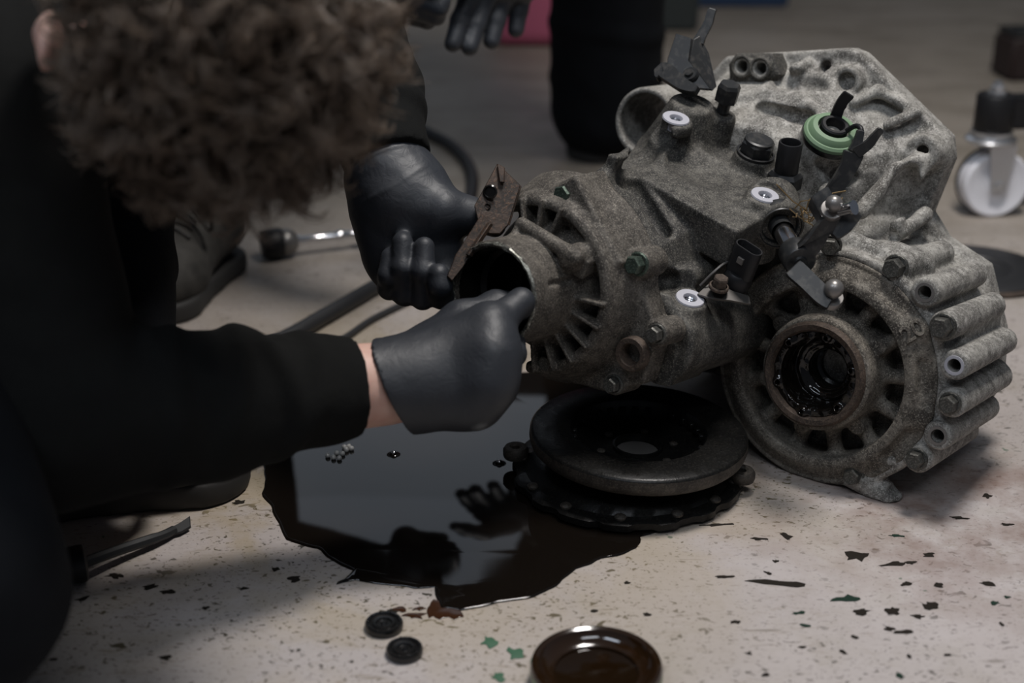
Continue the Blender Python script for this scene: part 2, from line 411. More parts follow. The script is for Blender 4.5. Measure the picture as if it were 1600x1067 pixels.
bm = bmesh.new(); b_lathe(bm, [(.0455, .0005), (.0440, -.0016), (.0422, -.0012), (.0414, .001), (.043, .003)], 64, frame(OP, AX), True)
for w in bm.verts: w.co += Vector(RNG.normal(size=3) * .0005)
from_bm('chewed_rim', bm, cast('scraped_rim', (.05, .05, .04), (.2, .2, .17), (.5, .5, .45), .6, .45, .6), GB)

# --- main case
v = Vol((-.34, -.1135, -.10), (-.02, .115, .27), H)
m0 = [(-.211, .141), (-.181, .162), (-.126, .100), (-.094, .038), (-.102, -.006), (-.14, -.024), (-.205, -.024), (-.238, .0), (-.250, .06), (-.242, .113)]
m1 = [(-.225, .165), (-.180, .172), (-.105, .140), (-.095, .075), (-.105, -.004), (-.16, -.035), (-.22, -.035), (-.245, -.01), (-.262, .07), (-.255, .13)]
m2 = [(-.26, .200), (-.17, .200), (-.090, .165), (-.085, .085), (-.10, -.01), (-.17, -.05), (-.23, -.05), (-.25, -.02), (-.275, .07), (-.265, .15)]
m0c = np.mean(m0, 0); m0 = [tuple(m0c + (np.array(p) - m0c) * .972) for p in m0]
v.add(prism(m0, -.1130, .0, m1, .003)); v.add(prism(m1, -.002, .113, m2, .004), .004)
v.add(ax_cyl((-.106, .022), -.11, .112, .036, .040, .004), .012)      # lower tube
v.add(cap((-.078, -.095, .012), (-.072, .11, .010), .006), .006)      # its ridge
PAD = [g(1056, 186, .0), g(1195, 306, -.005), g(1078, 467, -.085)]
for i, c in enumerate(PAD):
    dep = (.055, .06, .04)[i]
    v.add(cyl(c - T * dep, c, .026 if i < 2 else .02, .0165, .002), .010)
# strut to the first pad and the cavity behind it
v.add(cap((-.186, -.108, .157), PAD[0] - T * .014 + AX * -.006, .009, .014), .006)
v.add(box(PAD[0] * .5 + np.array([-.186, -.10, .150]) * .5 - T * .02, (.06, .005, .020), basis(np.cross(PAD[0] - np.array([-.186, -.108, .157]), T))[[0, 2, 1]], .002), .004)
# raised platform between the pads
pl = [g(1048, 232, .0), g(1150, 205, .035), g(1235, 275, .05), g(1196, 322, -.01), g(1100, 372, -.045), g(1040, 352, -.06), g(1012, 318, -.055)]
plc = np.mean(pl, 0)
v.add(box(plc - T * .015, (.062, .050, .020), np.array([SD, np.cross(T, SD), T]), .003), .004)
v.add(cap(g(1042, 225, -.005), g(1014, 320, -.05), .008, .006), .006); v.add(cap(g(1014, 320, -.05), g(1045, 362, -.06), .006), .004)
v.add(cap(g(1045, 362, -.06), g(1185, 318, -.01), .006, .009), .004)
v.cut(ell(g(1098, 258, .0) + T * .004, (.038, .032, .016), np.array([SD, np.cross(T, SD), T])), .007)
v.cut(cap(g(985, 300, -.07) + T * .006, g(1032, 372, -.075) + T * .006, .0105, .0085), .006)
v.cut(ell(g(990, 232, -.03), (.022, .030, .020)), .006)
# walls, webs and blocks below the platform
v.add(box(g(1060, 470, -.082) - T * .014, (.022, .020, .012), np.array([SD, np.cross(T, SD), T]), .003), .004)
v.add(cap(g(1010, 425, -.105), g(1075, 520, -.10), .008, .010), .004); v.add(cap(g(1055, 440, -.09), g(1110, 420, -.03), .010), .006)
v.cut(ell(g(1040, 440, -.095), (.016, .018, .012)), .004)
v.add(ax_cyl(g2(1025, 522, -.1), -.112, -.02, .0125), .004)
v.add(ax_cyl(g2(990, 553, -.112), -.150, -.08, .0185, .022, .003), .004)
v.cut(ax_cyl(g2(990, 553, -.145), -.16, -.09, .0095), .001)
v.add(box(g(1060, 560, -.085), (.010, .03, .02), None, .003), .004)
# shift shaft boss
SH0 = g(1212, 342, .005); SH1 = g(1252, 412, -.055); shd = (SH1 - SH0) / np.linalg.norm(SH1 - SH0)
v.add(cyl(SH0 - shd * .03, SH0 + shd * .018, .030, .0225, .003), .006)
v.cut(cyl(SH0 + shd * .012, SH0 + shd * .03, .017), .001)
# bracket base and rear plug bosses
v.add(cyl(g(1137, 146, .06) - T * .07, g(1137, 146, .06) - T * .022, .022, .014, .002), .006); v.add(cyl(g(1183, 232, .045) - T * .03, g(1183, 232, .045) - T * .006, .024, .019, .002), .006)
v.add(cyl(g(1222, 250, .05) - T * .03, g(1222, 250, .05) - T * .012, .018, .014, .002), .006)
v.add(cyl(g(1085, 150, .04) - T * .06, g(1085, 150, .04) - T * .007, .040, .021, .003), .010)
for c in PAD: v.cut(cyl(c, c + T * .022, .0175, .023, .001), .0015); v.cut(cyl(c - T * .013, c + T * .01, .0060, None, .0005))
v.cut(cap(g(1032, 212, -.005) + T * .004, g(975, 282, -.085) + T * .004, .0155, .011), .006)
v.obj('main_case', M_CASE, GB)
for c in PAD:
    lathe('threaded_pad', [(.0055, -.012), (.0058, -.001), (.0066, .0004), (.0128, .0004), (.0134, -.001)], M_BARE, GB, 32, frame(c + T * .0012, T))
    bm = bmesh.new()
    for k in range(5): b_lathe(bm, [(.0060, -.0015 - .002 * k), (.0048, -.0025 - .002 * k), (.0060, -.0035 - .002 * k)], 24, frame(c, T))
    b_lathe(bm, [(.006, -.0115), (0, -.0115)], 24, frame(c, T)); from_bm('pad_thread', bm, M_CHROME, GB)

# --- bell housing
v = Vol((-.37, .0, -.125), (.17, .205, .31), .0018)
fo = [(-.222, .262), (-.205, .266), (-.088, .287), (-.075, .284), (.026, .216), (.032, .195), (.020, .140), (.040, .118), (.085, .10), (.112, .04), (.118, -.01), (.10, -.065), (.05, -.098), (-.08, -.10), (-.2, -.075), (-.25, -.02), (-.285, .08), (-.285, .16), (-.25, .225)]
fi = [(-.22, .200), (-.19, .205), (-.13, .205), (-.12, .205), (-.075, .175), (-.07, .165), (-.062, .13), (-.04, .10), (.03, .08), (.06, .03), (.06, -.01), (.05, -.03), (.03, -.05), (-.08, -.05), (-.2, -.05), (-.245, -.02), (-.27, .08), (-.265, .14), (-.245, .18)]
cen = np.array([-.11, .08])
fo2 = [tuple(cen + (np.array(p) - cen) * .94) for p in fo]
v.add(prism(fo, .166, .196, rnd=.004)); v.add(prism(fi, .07, .172, fo2, .004), .006)
v.add(ax_cyl((.006, .003), .022, .17, .1115, .1125, .004), .010)            # round differential side
BO = [(1400, 418), (1445, 457), (1474, 510), (1491, 571), (1485, 630), (1465, 681), (1433, 717), (1335, 742)]
BA = [.03, .016, .014, .010, .012, .014, .016, .02]
for (x, y), a in zip(BO, BA): v.add(ax_cyl(g2(x, y, a), a, .150, .0135, .0125, .003), .005)
for dg in (50, 27, 5, -18): v.add(ax_cyl((.120 * math.cos(math.radians(dg)), .120 * math.sin(math.radians(dg))), .05, .15, .0085), .006)
v.cut(ax_cyl((0, 0), .0, .060, .1085, .106, .002), .001)
v.cut(box((-.09, .085, -.01), (.06, .05, .075), None, .01), .006)     # hollow beside the differential
v.cut(ell((-.062, .06, .055), (.05, .06, .05)), .006)
PLUG = g(1301, 206, .085)
TN = T * .92 - AX * .20 + SD * .12; TN /= np.linalg.norm(TN)
v.add(cyl(PLUG - TN * .06, PLUG, .036, .0265, .003), .008)
# features of the flare
v.add(prism([g2(1148, 100, .155), g2(1160, 84, .155), g2(1215, 84, .155), g2(1228, 118, .155), g2(1180, 138, .155), g2(1150, 128, .155)], .140, .17, rnd=.004), .004)
for x, y in ((1163, 104), (1192, 107)):
    c = g2(x, y, .142); v.add(ax_cyl(c, .136, .17, .0115), .003); v.cut(ax_cyl(c, .12, .158, .0062), .001)
v.cut(ax_cyl(g2(1285, 104, .158), .10, .25, .0062), .001)
v.add(ax_cyl(g2(1322, 127, .150), .150, .17, .0145, .017), .004); v.cut(ax_cyl(g2(1322, 127, .150), .12, .158, .0088), .001)
v.add(ax_cyl(g2(1440, 238, .146), .146, .18, .0165, .022), .006); v.cut(ax_cyl(g2(1440, 238, .146), .10, .25, .0068), .001)
rib = lambda pts, a, r, k=.006: [v.add(cap(g(*pts[i], a[i]), g(*pts[i + 1], a[i + 1]), r), k) for i in range(len(pts) - 1)]
rib([(1130, 160), (1195, 148), (1250, 158), (1290, 182)], [.10, .12, .12, .10], .007)
rib([(1180, 150), (1245, 110), (1260, 100)], [.12, .15, .16], .006)
rib([(1335, 160), (1372, 142), (1415, 165)], [.141, .156, .163], .0055)
rib([(1385, 195), (1432, 175)], [.142, .164], .005)
rib([(1345, 330), (1402, 268), (1436, 250)], [.085, .12, .145], .008); rib([(1402, 345), (1440, 262)], [.11, .146], .007)
rib([(1290, 300), (1330, 262)], [.07, .09], .007)
rib([(1330, 395), (1390, 372), (1445, 335)], [.07, .10, .15], .008); rib([(1330, 400), (1400, 400), (1440, 415)], [.05, .055, .08], .012)
rib([(1280, 385), (1330, 378), (1390, 400)], [.055, .05, .045], .009)
for a_ in (.098, .106): v.cut(cap(g(1192, 170, a_), g(1262, 186, a_), .0075), .004)
for a_ in (.075, .09, .105): v.cut(ell(g(1318, 275, a_), (.016, .012, .010)), .005)
v.cut(ell(g(1330, 178, .118), (.020, .016, .014)), .008); v.cut(ell(g(1365, 185, .128), (.014, .012, .016)), .008)
v.cut(ell(g(1412, 300, .122), (.010, .03, .028)), .008); v.cut(ell(g(1250, 130, .140), (.03, .012, .012)), .008)
v.cut(ell(g(1310, 262, .078), (.022, .016, .012)), .008); v.cut(ell(g(1385, 372, .088), (.025, .02, .010)), .006)
# starter tube at the far left
STC = g2(1052, 188, .14); v.add(ax_cyl(STC, .080, .19, .036, .040, .003), .004); v.cut(ax_cyl(STC, .06, .24, .030, .030), .002)
# lug under the differential
v.add(cap(g(1340, 742, .03), g(1385, 776, .035), .0125, .0145), .006); v.cut(ax_cyl(g2(1392, 768, .02), .0, .09, .006), .001)
v.add(cap(g(1345, 742, .03), g(1400, 716, .03), .008, .010), .004)
for i in (1, 3, 5): v.cut(ax_cyl(g2(*BO[i], BA[i]), 0, .09, .0062), .0005)
NZ = np.array([GP[2], GA[2], GQ[2]]); GROUND = box(NZ * (.0006 - .1 - GD[2]), (.8, .8, .1), basis(NZ, (1, 0, 0)), 0)   # nothing of the casting reaches below the floor
v.cut(GROUND)
v.obj('bell_housing', M_BELL, GB)
v = Vol((-.26, .128, .21), (-.10, .18, .31), .0014)
v.add(prism([g2(1147, 100, .153), g2(1159, 83, .153), g2(1215, 83, .153), g2(1229, 118, .153), g2(1181, 139, .153), g2(1149, 129, .153)], .1385, .172, rnd=.004))
for x, y in ((1163, 104), (1192, 107)):
    c = g2(x, y, .142); v.add(ax_cyl(c, .134, .17, .0118), .003); v.cut(ax_cyl(c, .12, .160, .0066), .001); v.cut(ax_cyl(c, .12, .139, .0085), .001)
v.obj('grimy_boss', M_CASE, GB)
for i in (1, 3, 5):
    lathe('hole_bushing', [(.0062, .012), (.0062, -.0006), (.0088, -.0006), (.0092, .001)], M_BARE if i == 3 else M_STUD, GB, 24, frame(g(*BO[i], BA[i]), AX))

# --- differential cover with spokes
v = Vol((-.118, -.006, -.118), (.118, .075, .118), .0013)
v.add(ax_cyl((0, 0), .0105, .024, .0905, .1085, .002)); v.add(ax_cyl((0, 0), .020, .070, .1085, .108, .002)); v.cut(ax_cyl((0, 0), -.01, .050, .0825, .080, .003), .002)
v.add(ax_cyl((0, 0), .002, .070, .0530, .064, .003), .003)
for k in range(13):
    dg = k * 360 / 13 + 8; a = ring_pt((0, 0), .050, dg, .030); b = ring_pt((0, 0), .086, dg, .034)
    v.add(cap(a, b, .0068, .0075), .006)
    if k % 2: v.add(cyl(ring_pt((0, 0), .060, dg, .02), ring_pt((0, 0), .060, dg, .05), .0075), .005)
v.add(tor((0, .016, 0), AX, .0865, .0042), .003)
for dg, r, rr in ((36, .099, .012), (-10, .099, .012)): v.add(ell(ring_pt((0, 0), r, dg, .020), (rr, .006, rr)), .006)
v.cut(cap(ring_pt((0, 0), .100, 62, .014), ring_pt((0, 0), .100, 50, .014), .006), .004); v.cut(cap(ring_pt((0, 0), .100, 18, .014), ring_pt((0, 0), .100, 4, .014), .007), .004); v.cut(cap(ring_pt((0, 0), .100, -22, .014), ring_pt((0, 0), .100, -40, .014), .007), .004)
v.cut(ax_cyl((0, 0), -.02, .09, .0405, .040), .001)
v.cut(GROUND)
v.obj('differential_cover', M_DIFF, GB)
bm = bmesh.new(); b_lathe(bm, [(.0400, .020), (.0405, .0), (.0425, -.004), (.0470, -.0045), (.0492, -.002), (.0500, .004), (.0515, .014)], 64, frame((0, 0, 0), AX)); from_bm('rusty_flange_ring', bm, M_RUST, GB)
# scalloped oily seal seat inside the flange
v = Vol((-.045, -.006, -.045), (.045, .05, .045), .001)
v.add(ax_cyl((0, 0), .001, .045, .0412, .0412, .001)); v.cut(ax_cyl((0, 0), -.02, .030, .0345, .032, .002), .001); v.cut(ax_cyl((0, 0), -.02, .06, .021, .017), .003)
for dg in (20, 80, 140, 205, 262, 318): v.add(cap(ring_pt((0, 0), .0385, dg, .002), ring_pt((0, 0), .0375, dg, .03), .0058), .003); v.cut(ax_cyl(tuple(.0372 * np.array([math.cos(math.radians(dg)), math.sin(math.radians(dg))])), -.02, .01, .0022), .0005)
v.add(tor((0, .030, 0), AX, .027, .003), .003); v.noise(.0008, .012, 3)
o = v.obj('oily_seal_seat', M_OIL, GB)
lathe('inner_bore', [(.022, .0), (.020, .012), (.017, .014), (.017, .026), (.012, .028), (0, .028)], M_HOLE, GB, 40, frame((0, .040, 0), AX))
# --- bolts, one mesh shared by alike heads
def hex_bm(r=.0085, h=.0095, wash=.0108, M=Matrix()):
    bm = bmesh.new(); b_lathe(bm, [(0, -.004), (wash, -.004), (wash, -.0016), (wash * .93, -.0006), (r * 1.02, -.0004)], 24, M)
    b_lathe(bm, [(r * 1.0, -.001), (r, h * .80), (r * .86, h), (r * .5, h * .985), (0, h * .97)], 6, M); return bm
BOLT = None
def bolt(c, n, mat, s=1.0, name='bolt'):
    o = from_bm(name, hex_bm(), mat, GB, True, 25)
    o.matrix_local = frame(c, n) @ Matrix.Rotation(random.uniform(0, 1), 4, 'Z') @ Matrix.Scale(s, 4); return o
for (x, y, a, m, s) in ((885, 304, -.157, M_BOLTG, 1.05), (995, 413, -.148, M_BOLTG, 1.0), (1025, 522, -.148, M_BOLT, .85), (858, 566, -.167, M_BOLT, .9), (958, 601, -.148, M_BOLT, .85)):
    bolt(g(x, y, a), -AX, m, s)
for i in (0, 2, 4, 6, 7): bolt(g(*BO[i], BA[i]) - AX * .002, -AX, M_BOLT, 1.12 if i < 3 else .95)
bolt(g(1298, 384, .02), -AX * .8 + SD * .3, M_BOLT, .95)
lathe('plug_ring', [(.0092, .02), (.0092, -.002), (.0105, -.0045), (.0145, -.0045), (.0155, -.003), (.0158, .004)], M_RUST, GB, 36, frame(g(988, 553, -.150), AX))
# large sealing plug and square bolt on the top
c = g(1183, 232, .045)
lathe('drain_plug', [(.0, -.010), (.0185, -.010), (.0185, -.004), (.0165, -.0035)], M_PLAST, GB, 36, frame(c, T))
bm = bmesh.new(); b_lathe(bm, [(.0165, -.004), (.0165, .006), (.0150, .0078)], 6, frame(c, T)); b_lathe(bm, [(.0145, .006), (.0140, .0095), (.012, .0105), (0, .0105)], 30, frame(c, T)); from_bm('plug_head', bm, M_BLACK, GB, True, 25)
c = g(1137, 146, .06)
bm = bmesh.new(); b_lathe(bm, [(.0062, -.034), (.0062, .0), (.0078, .001)], 20, frame(c - T * .008, T))
b_lathe(bm, [(0, -.002), (.0115, -.002), (.0118, .013), (.0098, .0165), (0, .0165)], 6, frame(c - T * .006, T)); from_bm('square_head_bolt', bm, M_BLACK, GB, True, 25)
lathe('bolt_thread', [(.0066, k * .0012 * (1) - .030) if k % 2 else (.0057, k * .0012 - .030) for k in range(16)], cast('brass_thread', (.05, .04, .02), (.14, .10, .05), (.25, .2, .1), .4, .4, .8), GB, 18, frame(c - T * .008, T))
# reverse light switch: black barrel with an open socket
def socket(name, c, n, r, L, flat=1.0, rot=0, mat=M_PLAST, parent=GB):
    Mx = frame(c, n) @ Matrix.Rotation(rot, 4, 'Z') @ Matrix.Diagonal((1, flat, 1, 1)); bm = bmesh.new()
    b_lathe(bm, [(0, -L), (r * .95, -L), (r, -L + .002), (r, -.0008), (r * .95, 0), (r * .84, 0), (r * .80, -.001), (r * .78, -L * .6), (0, -L * .6)], 28, Mx); return from_bm(name, bm, mat, parent)
sd = T - SD * .14; sd /= np.linalg.norm(sd)
socket('switch_body', g(1236, 222, .035), sd, .0112, .032)
lathe('switch_collar', [(.0, -.046), (.0165, -.046), (.0165, -.034), (.0135, -.030), (.011, -.030)], M_BLACK, GB, 6, frame(g(1236, 222, .035), sd), angle=25)
# selector housing dark collar, shaft, levers
lathe('shaft_collar', [(.0105, .022), (.0105, .004), (.0140, .004), (.016, .009), (.0195, .015), (.0222, .010), (.0225, 0)], M_BLACK, GB, 40, frame(SH0 + shd * .004, shd))
lathe('shift_shaft', [(0, -.002), (.0088, -.002), (.0088, .056), (.0078, .058), (0, .058)], M_CHROME, GB, 32, frame(SH0 + shd * .012, shd))
LH = SH0 + shd * .074
lathe('lever_hub', [(.009, -.012), (.0135, -.012), (.0145, -.010), (.0145, .008), (.013, .010), (.006, .010), (.005, .012), (0, .012)], M_BLACK, GB, 32, frame(LH, shd))
def bar(name, pts, w, th, n, mat, k=5, parent=GB):
    """a flat bar that follows pts (3-D), half widths w, lying square to n"""
    pts = spline(pts, k); m = len(pts); ws = np.interp(np.linspace(0, 1, m), np.linspace(0, 1, len(w)), w); L, R = [], []
    for i, p in enumerate(pts):
        t = pts[min(i + 1, m - 1)] - pts[max(i - 1, 0)]; s = np.cross(n, t); s /= np.linalg.norm(s); L.append(p + s * ws[i]); R.append(p - s * ws[i])
    return plate(name, L + R[::-1], n, th, mat, parent, min(th, .003) * .3)
nv = -(ray(1290, 380)); nv = np.array([nv @ GP, nv @ GA, nv @ GQ]); nv /= np.linalg.norm(nv)   # facing roughly the viewer's side
bar('selector_lever', [LH, g(1268, 385, -.052), g(1290, 352, -.040), g(1312, 336, -.03)], [.011, .008, .007, .010], .006, nv * .7 + SD * .5, M_BLACK)
bar('clevis_plate', [g(1300, 368, -.035), g(1318, 350, -.03), g(1338, 330, -.025)], [.006, .009, .007], .005, nv * .8 + T * .4, M_BLACK)
lathe('silver_pin', [(0, -.006), (.0055, -.006), (.0055, .006), (.0065, .0065), (.0065, .0085), (0, .0085)], M_CHROME, GB, 20, frame(g(1322, 327, -.036), T * .5 + SD * .6))
def ball_stud(c, n, r, mat):
    bm = bmesh.new(); b_lathe(bm, [(0, r)] + [(r * math.sin(t), r * math.cos(t)) for t in np.linspace(.15, 2.6, 14)] + [(r * .55, -r * 1.2), (r * 1.25, -r * 1.25), (r * 1.35, -r * 1.5), (r * 1.35, -r * 1.9), (0, -r * 1.9)], 28, frame(c, n)); return from_bm('ball_stud', bm, mat, GB)
ball_stud(g(1303, 318, -.045), nv * .6 + T * .5, .0075, M_STUD)
bar('shift_arm', [g(1238, 418, -.062), g(1262, 440, -.06), g(1285, 462, -.056), g(1300, 470, -.054)], [.009, .0085, .0085, .009], .006, nv * .8 + T * .5, M_BLACK)
ball_stud(g(1303, 451, -.054), nv * .4 + T * .8, .0085, M_STUD)
bar('relay_block', [g(1272, 330, -.02), g(1300, 312, -.015)], [.011, .011], .014, nv * .5 + T * .7, M_BLACK)
# forked release lever
fk = [g(1272, 326, .03), g(1300, 300, .035), g(1325, 262, .042), g(1334, 238, .045)]
bar('fork_lever', fk, [.0065, .0072, .0078, .0095], .006, nv * .9 + SD * .3, M_BLACK)
bar('fork_tine', [fk[-1], g(1340, 222, .047), g(1345, 203, .05)], [.0060, .0038, .0030], .006, nv * .9 + SD * .3, M_BLACK)
bar('fork_tine', [g(1335, 240, .045), g(1356, 226, .047), g(1366, 214, .049), g(1377, 201, .05)], [.0055, .0042, .0036, .0028], .006, nv * .9 + SD * .3, M_BLACK)
# green speed sensor plug with its black insert, tab and loop
lathe('green_seal', [(.0275, -.006), (.0275, -.001), (.0255, .001), (.0240, .001), (.0225, .004), (.0205, .0062), (.0160, .0066), (.0150, .002), (.0150, -.004), (0, -.004)], M_GREEN, GB, 48, frame(PLUG, TN))
lathe('seal_washer', [(.0, -.010), (.0280, -.010), (.0285, -.007), (.0280, -.0045), (.02, -.0045)], M_RUBBER, GB, 48, frame(PLUG, TN))
lathe('sensor_insert', [(.0135, -.004), (.0135, .0085), (.0122, .0098), (.0095, .0098), (.0085, .008), (.008, -.002), (0, -.002)], M_PLAST, GB, 32, frame(PLUG, TN))
plt = PLUG + T * .006
tb = [plt - SD * .006 + AX * .010, plt - SD * .006 + AX * .012 + T * .02, plt - SD * .001 + AX * .012 + T * .034]
bar('sensor_tab', tb, [.0058, .0050, .0055], .0045, AX * -.8 + SD * .5, M_PLAST)
bm = bmesh.new(); b_tube(bm, spline([plt + SD * .012, plt + SD * .020 + T * .010, plt + SD * .028 + T * .010 - AX * .004, plt + SD * .031 - AX * .008 + T * .002], 6), .0025, 10); from_bm('sensor_loop', bm, M_PLAST, GB)
# connector of the position sensor, its clip and rusty screw
M_CLIP = mk('dull_clip_steel', (.075, .07, .065), .45, .5)
cc = g(1171, 386, -.058); cd = T * .95 + SD * .06 - AX * .02; cd /= np.linalg.norm(cd)
Mx = frame(cc, cd, AX); bm = bmesh.new()
def racetrack(w, r, z): return [Vector((x + (w if math.cos(t) > 0 else -w), r * math.sin(t), z)) for t in np.linspace(-math.pi / 2 + .001, 1.5 * math.pi - .001, 28, endpoint=False) for x in (r * math.cos(t),)]
prof = [(.0065, .0072, -.030), (.0065, .0072, -.001), (.0065, .0067, 0), (.0065, .0057, 0), (.0065, .0052, -.001), (.0062, .0048, -.014)]
rg = [[bm.verts.new(Mx @ p) for p in racetrack(w, r, z)] for w, r, z in prof]
for a, b in zip(rg, rg[1:]):
    for i in range(28): bm.faces.new((a[i], a[(i + 1) % 28], b[(i + 1) % 28], b[i]))
bm.faces.new(rg[-1]); bm.faces.new(rg[0][::-1]); from_bm('sensor_connector', bm, M_PLAST, GB)
for k in (-1, 0, 1):
    bm = bmesh.new(); b_lathe(bm, [(.0012, -.014), (.0012, -.006), (0, -.005)], 8, Mx @ Matrix.Translation((k * .004, 0, 0))); from_bm('connector_pin', bm, M_CHROME, GB)
bm = bmesh.new(); bmesh.ops.create_cube(bm, size=1, matrix=Mx @ Matrix.Translation((0, -.0078, -.012)) @ Matrix.Diagonal((.006, .003, .006, 1))); from_bm('connector_latch', bm, M_STUD, GB)
lathe('sensor_body', [(0, -.02), (.0125, -.02), (.0135, -.002), (.012, .004), (.010, .006), (0, .006)], M_PLAST, GB, 32, frame(cc - cd * .034, cd))
bar('sensor_clip', [g(1098, 452, -.07), g(1118, 456, -.072), g(1140, 462, -.066), g(1172, 470, -.05)], [.009, .010, .006, .005], .0022, T * .8 + nv * .3, M_CLIP)
bm = bmesh.new(); b_tube(bm, spline([g(1094, 446, -.07), g(1112, 428, -.068), g(1128, 414, -.06), g(1140, 408, -.05)], 6), .0012, 8); from_bm('clip_wire', bm, M_STUD, GB)
bolt(g(1124, 445, -.074), T, M_RUST, .85, 'rusty_screw')
# black mounting bracket at the top with its cup, upright ear and bent tongue
nb = T * .55 - AX * .6 - SD * .2; nb /= np.linalg.norm(nb)
br = lambda pts, a: [g(x, y, aa) for (x, y), aa in zip(pts, a)]
def skin(name, pts, th, mat=M_BLACK):
    n = np.cross(pts[1] - pts[0], pts[2] - pts[0]); n = n / np.linalg.norm(n); return plate(name, pts, n, th, mat, GB, .0007)
skin('bracket_face', br([(1057, 53), (1082, 61), (1075, 96), (1112, 141), (1085, 139), (1060, 122), (1043, 104), (1044, 92)], [.06, .06, .05, .045, .04, .04, .045, .048]), .004)
skin('bracket_ear', br([(1082, 62), (1092, 56), (1106, 84), (1118, 136), (1112, 142), (1075, 97)], [.062, .070, .078, .066, .048, .052]), .004)
bar('bracket_tongue', [g(1091, 66, .070), g(1096, 56, .072), g(1107, 36, .076), g(1110, 24, .078), g(1114, 13, .08)], [.006, .0048, .0042, .0042, .0040], .004, -AX + SD * .2, M_BLACK)
bar('bracket_hook', [g(1037, 122, .04), g(1035, 110, .042), g(1048, 118, .04), g(1070, 135, .035), g(1090, 142, .035)], [.007, .008, .008, .006, .004], .008, nb, M_BLACK)
lathe('bracket_rivet', [(0, .004), (.004, .004), (.0045, .0015), (.0075, .0015), (.0085, -.001), (.0085, -.003)], M_BLACK, GB, 24, frame(g(1078, 116, .042), nb))
# cast number
fc = bpy.data.curves.new('cast_number', 'FONT'); fc.body = '20'; fc.size = .021; fc.extrude = .0014; fc.bevel_depth = .0004; fc.align_x = 'CENTER'; fc.align_y = 'CENTER'
o = bpy.data.objects.new('cast_number', fc); COL.objects.link(o); me = bpy.data.meshes.new_from_object(o.evaluated_get(bpy.context.evaluated_depsgraph_get())); bpy.data.objects.remove(o); o = link('cast_number', me, M_DIFF, GB)
cn = ring_pt((0, 0), .0990, 36, .0130); nn = -AX * .93 + np.array([math.cos(.6), 0, math.sin(.6)]) * .37
o.matrix_local = frame(cn, nn, (-.7, 0, .7))
# dry straw caught by the shaft
M_STRAW = mk('dry_straw', (.16, .105, .045), .8); bm = bmesh.new()
for k in range(26):
    p = g(1262, 330, .0) + RNG.normal(size=3) * np.array([.009, .006, .005]); q = p + RNG.normal(size=3) * .010; b_tube(bm, [p, (p + q) / 2 + RNG.normal(size=3) * .002, q], .0007, 4)
o = from_bm('straw_debris', bm, M_STRAW, GB)

# ------------------------------------------------------------------ oil puddle and drips
def outline(pts, step, rough, seed):
    """resample a closed outline and roughen it"""
    r = np.random.default_rng(seed); pts = np.array(pts)[:, :2]; out = []
    for i in range(len(pts)):
        a, b = pts[i], pts[(i + 1) % len(pts)]; n = max(1, int(np.linalg.norm(b - a) / step))
        out += [a + (b - a) * k / n for k in range(n)]
    out = np.array(out); m = len(out); nz = r.normal(size=(m, 2)); k = np.array([1, 3, 4, 3, 1.]); k /= k.sum()
    for q in range(2): nz[:, q] = np.convolve(np.concatenate([nz[-2:, q], nz[:, q], nz[:2, q]]), k, 'valid')
    return out + nz * rough
def pool(name, pts, th, mat, inset):
    p = np.array(pts); c = np.roll(p, -1, 0) - np.roll(p, 1, 0); c = c / np.maximum(np.linalg.norm(c, axis=1), 1e-9)[:, None]
    area2 = np.sum(p[:, 0] * np.roll(p[:, 1], -1) - np.roll(p[:, 0], -1) * p[:, 1]); nr = np.stack([-c[:, 1], c[:, 0]], 1) * (1 if area2 > 0 else -1)
    bm = bmesh.new(); rings = []
    for f, z in ((0, .0002), (.12, .55 * th), (.45, .9 * th), (1, th)): rings.append([bm.verts.new((*(q + n * inset * f), z)) for q, n in zip(p, nr)])
    m = len(p)
    for a, b in zip(rings, rings[1:]):
        for i in range(m): bm.faces.new((a[i], a[(i + 1) % m], b[(i + 1) % m], b[i]))
    bmesh.ops.triangle_fill(bm, edges=[e for e in bm.edges if e.verts[0] in set(rings[-1]) and e.verts[1] in set(rings[-1])], use_beauty=True)
    return from_bm(name, bm, mat, None, True, 60)
PUD = [(418, 700), (410, 738), (414, 772), (424, 800), (444, 826), (450, 843), (492, 858), (522, 876), (551, 893), (541, 905), (525, 917), (560, 909), (600, 913), (640, 920), (676, 917), (680, 935), (690, 950), (720, 953),
       (790, 944), (850, 930), (876, 914), (900, 890), (945, 875), (1000, 857), (1002, 838), (1040, 826), (1062, 806), (1060, 790), (1085, 770), (1120, 700), (1060, 620), (960, 592), (905, 586), (840, 582), (770, 585), (690, 600), (600, 620), (500, 650), (440, 670)]
o = pool('oil_puddle', outline([onz(x, y) for x, y in PUD], .005, .0030, 3), .0016, M_OIL, .003); tag(o, 'large black glossy puddle of spilled oil in front of the gearbox', 'puddle')
o = pool('oil_streak', outline([onz(x, y) for x, y in [(668, 950), (680, 938), (700, 945), (718, 952), (724, 962), (712, 970), (700, 964), (688, 968), (676, 962), (668, 966)]], .003, .0022, 4), .0006, M_OILBROWN, .001); tag(o, 'brown oil tongue running off the tip of the puddle', 'oil stain')
M_FLECK = mk('dark_olive_fleck', (.017, .014, .011), .8, 0, .1); M_FLECKG = mk('dark_green_fleck', (.014, .030, .021), .8, 0, .1)
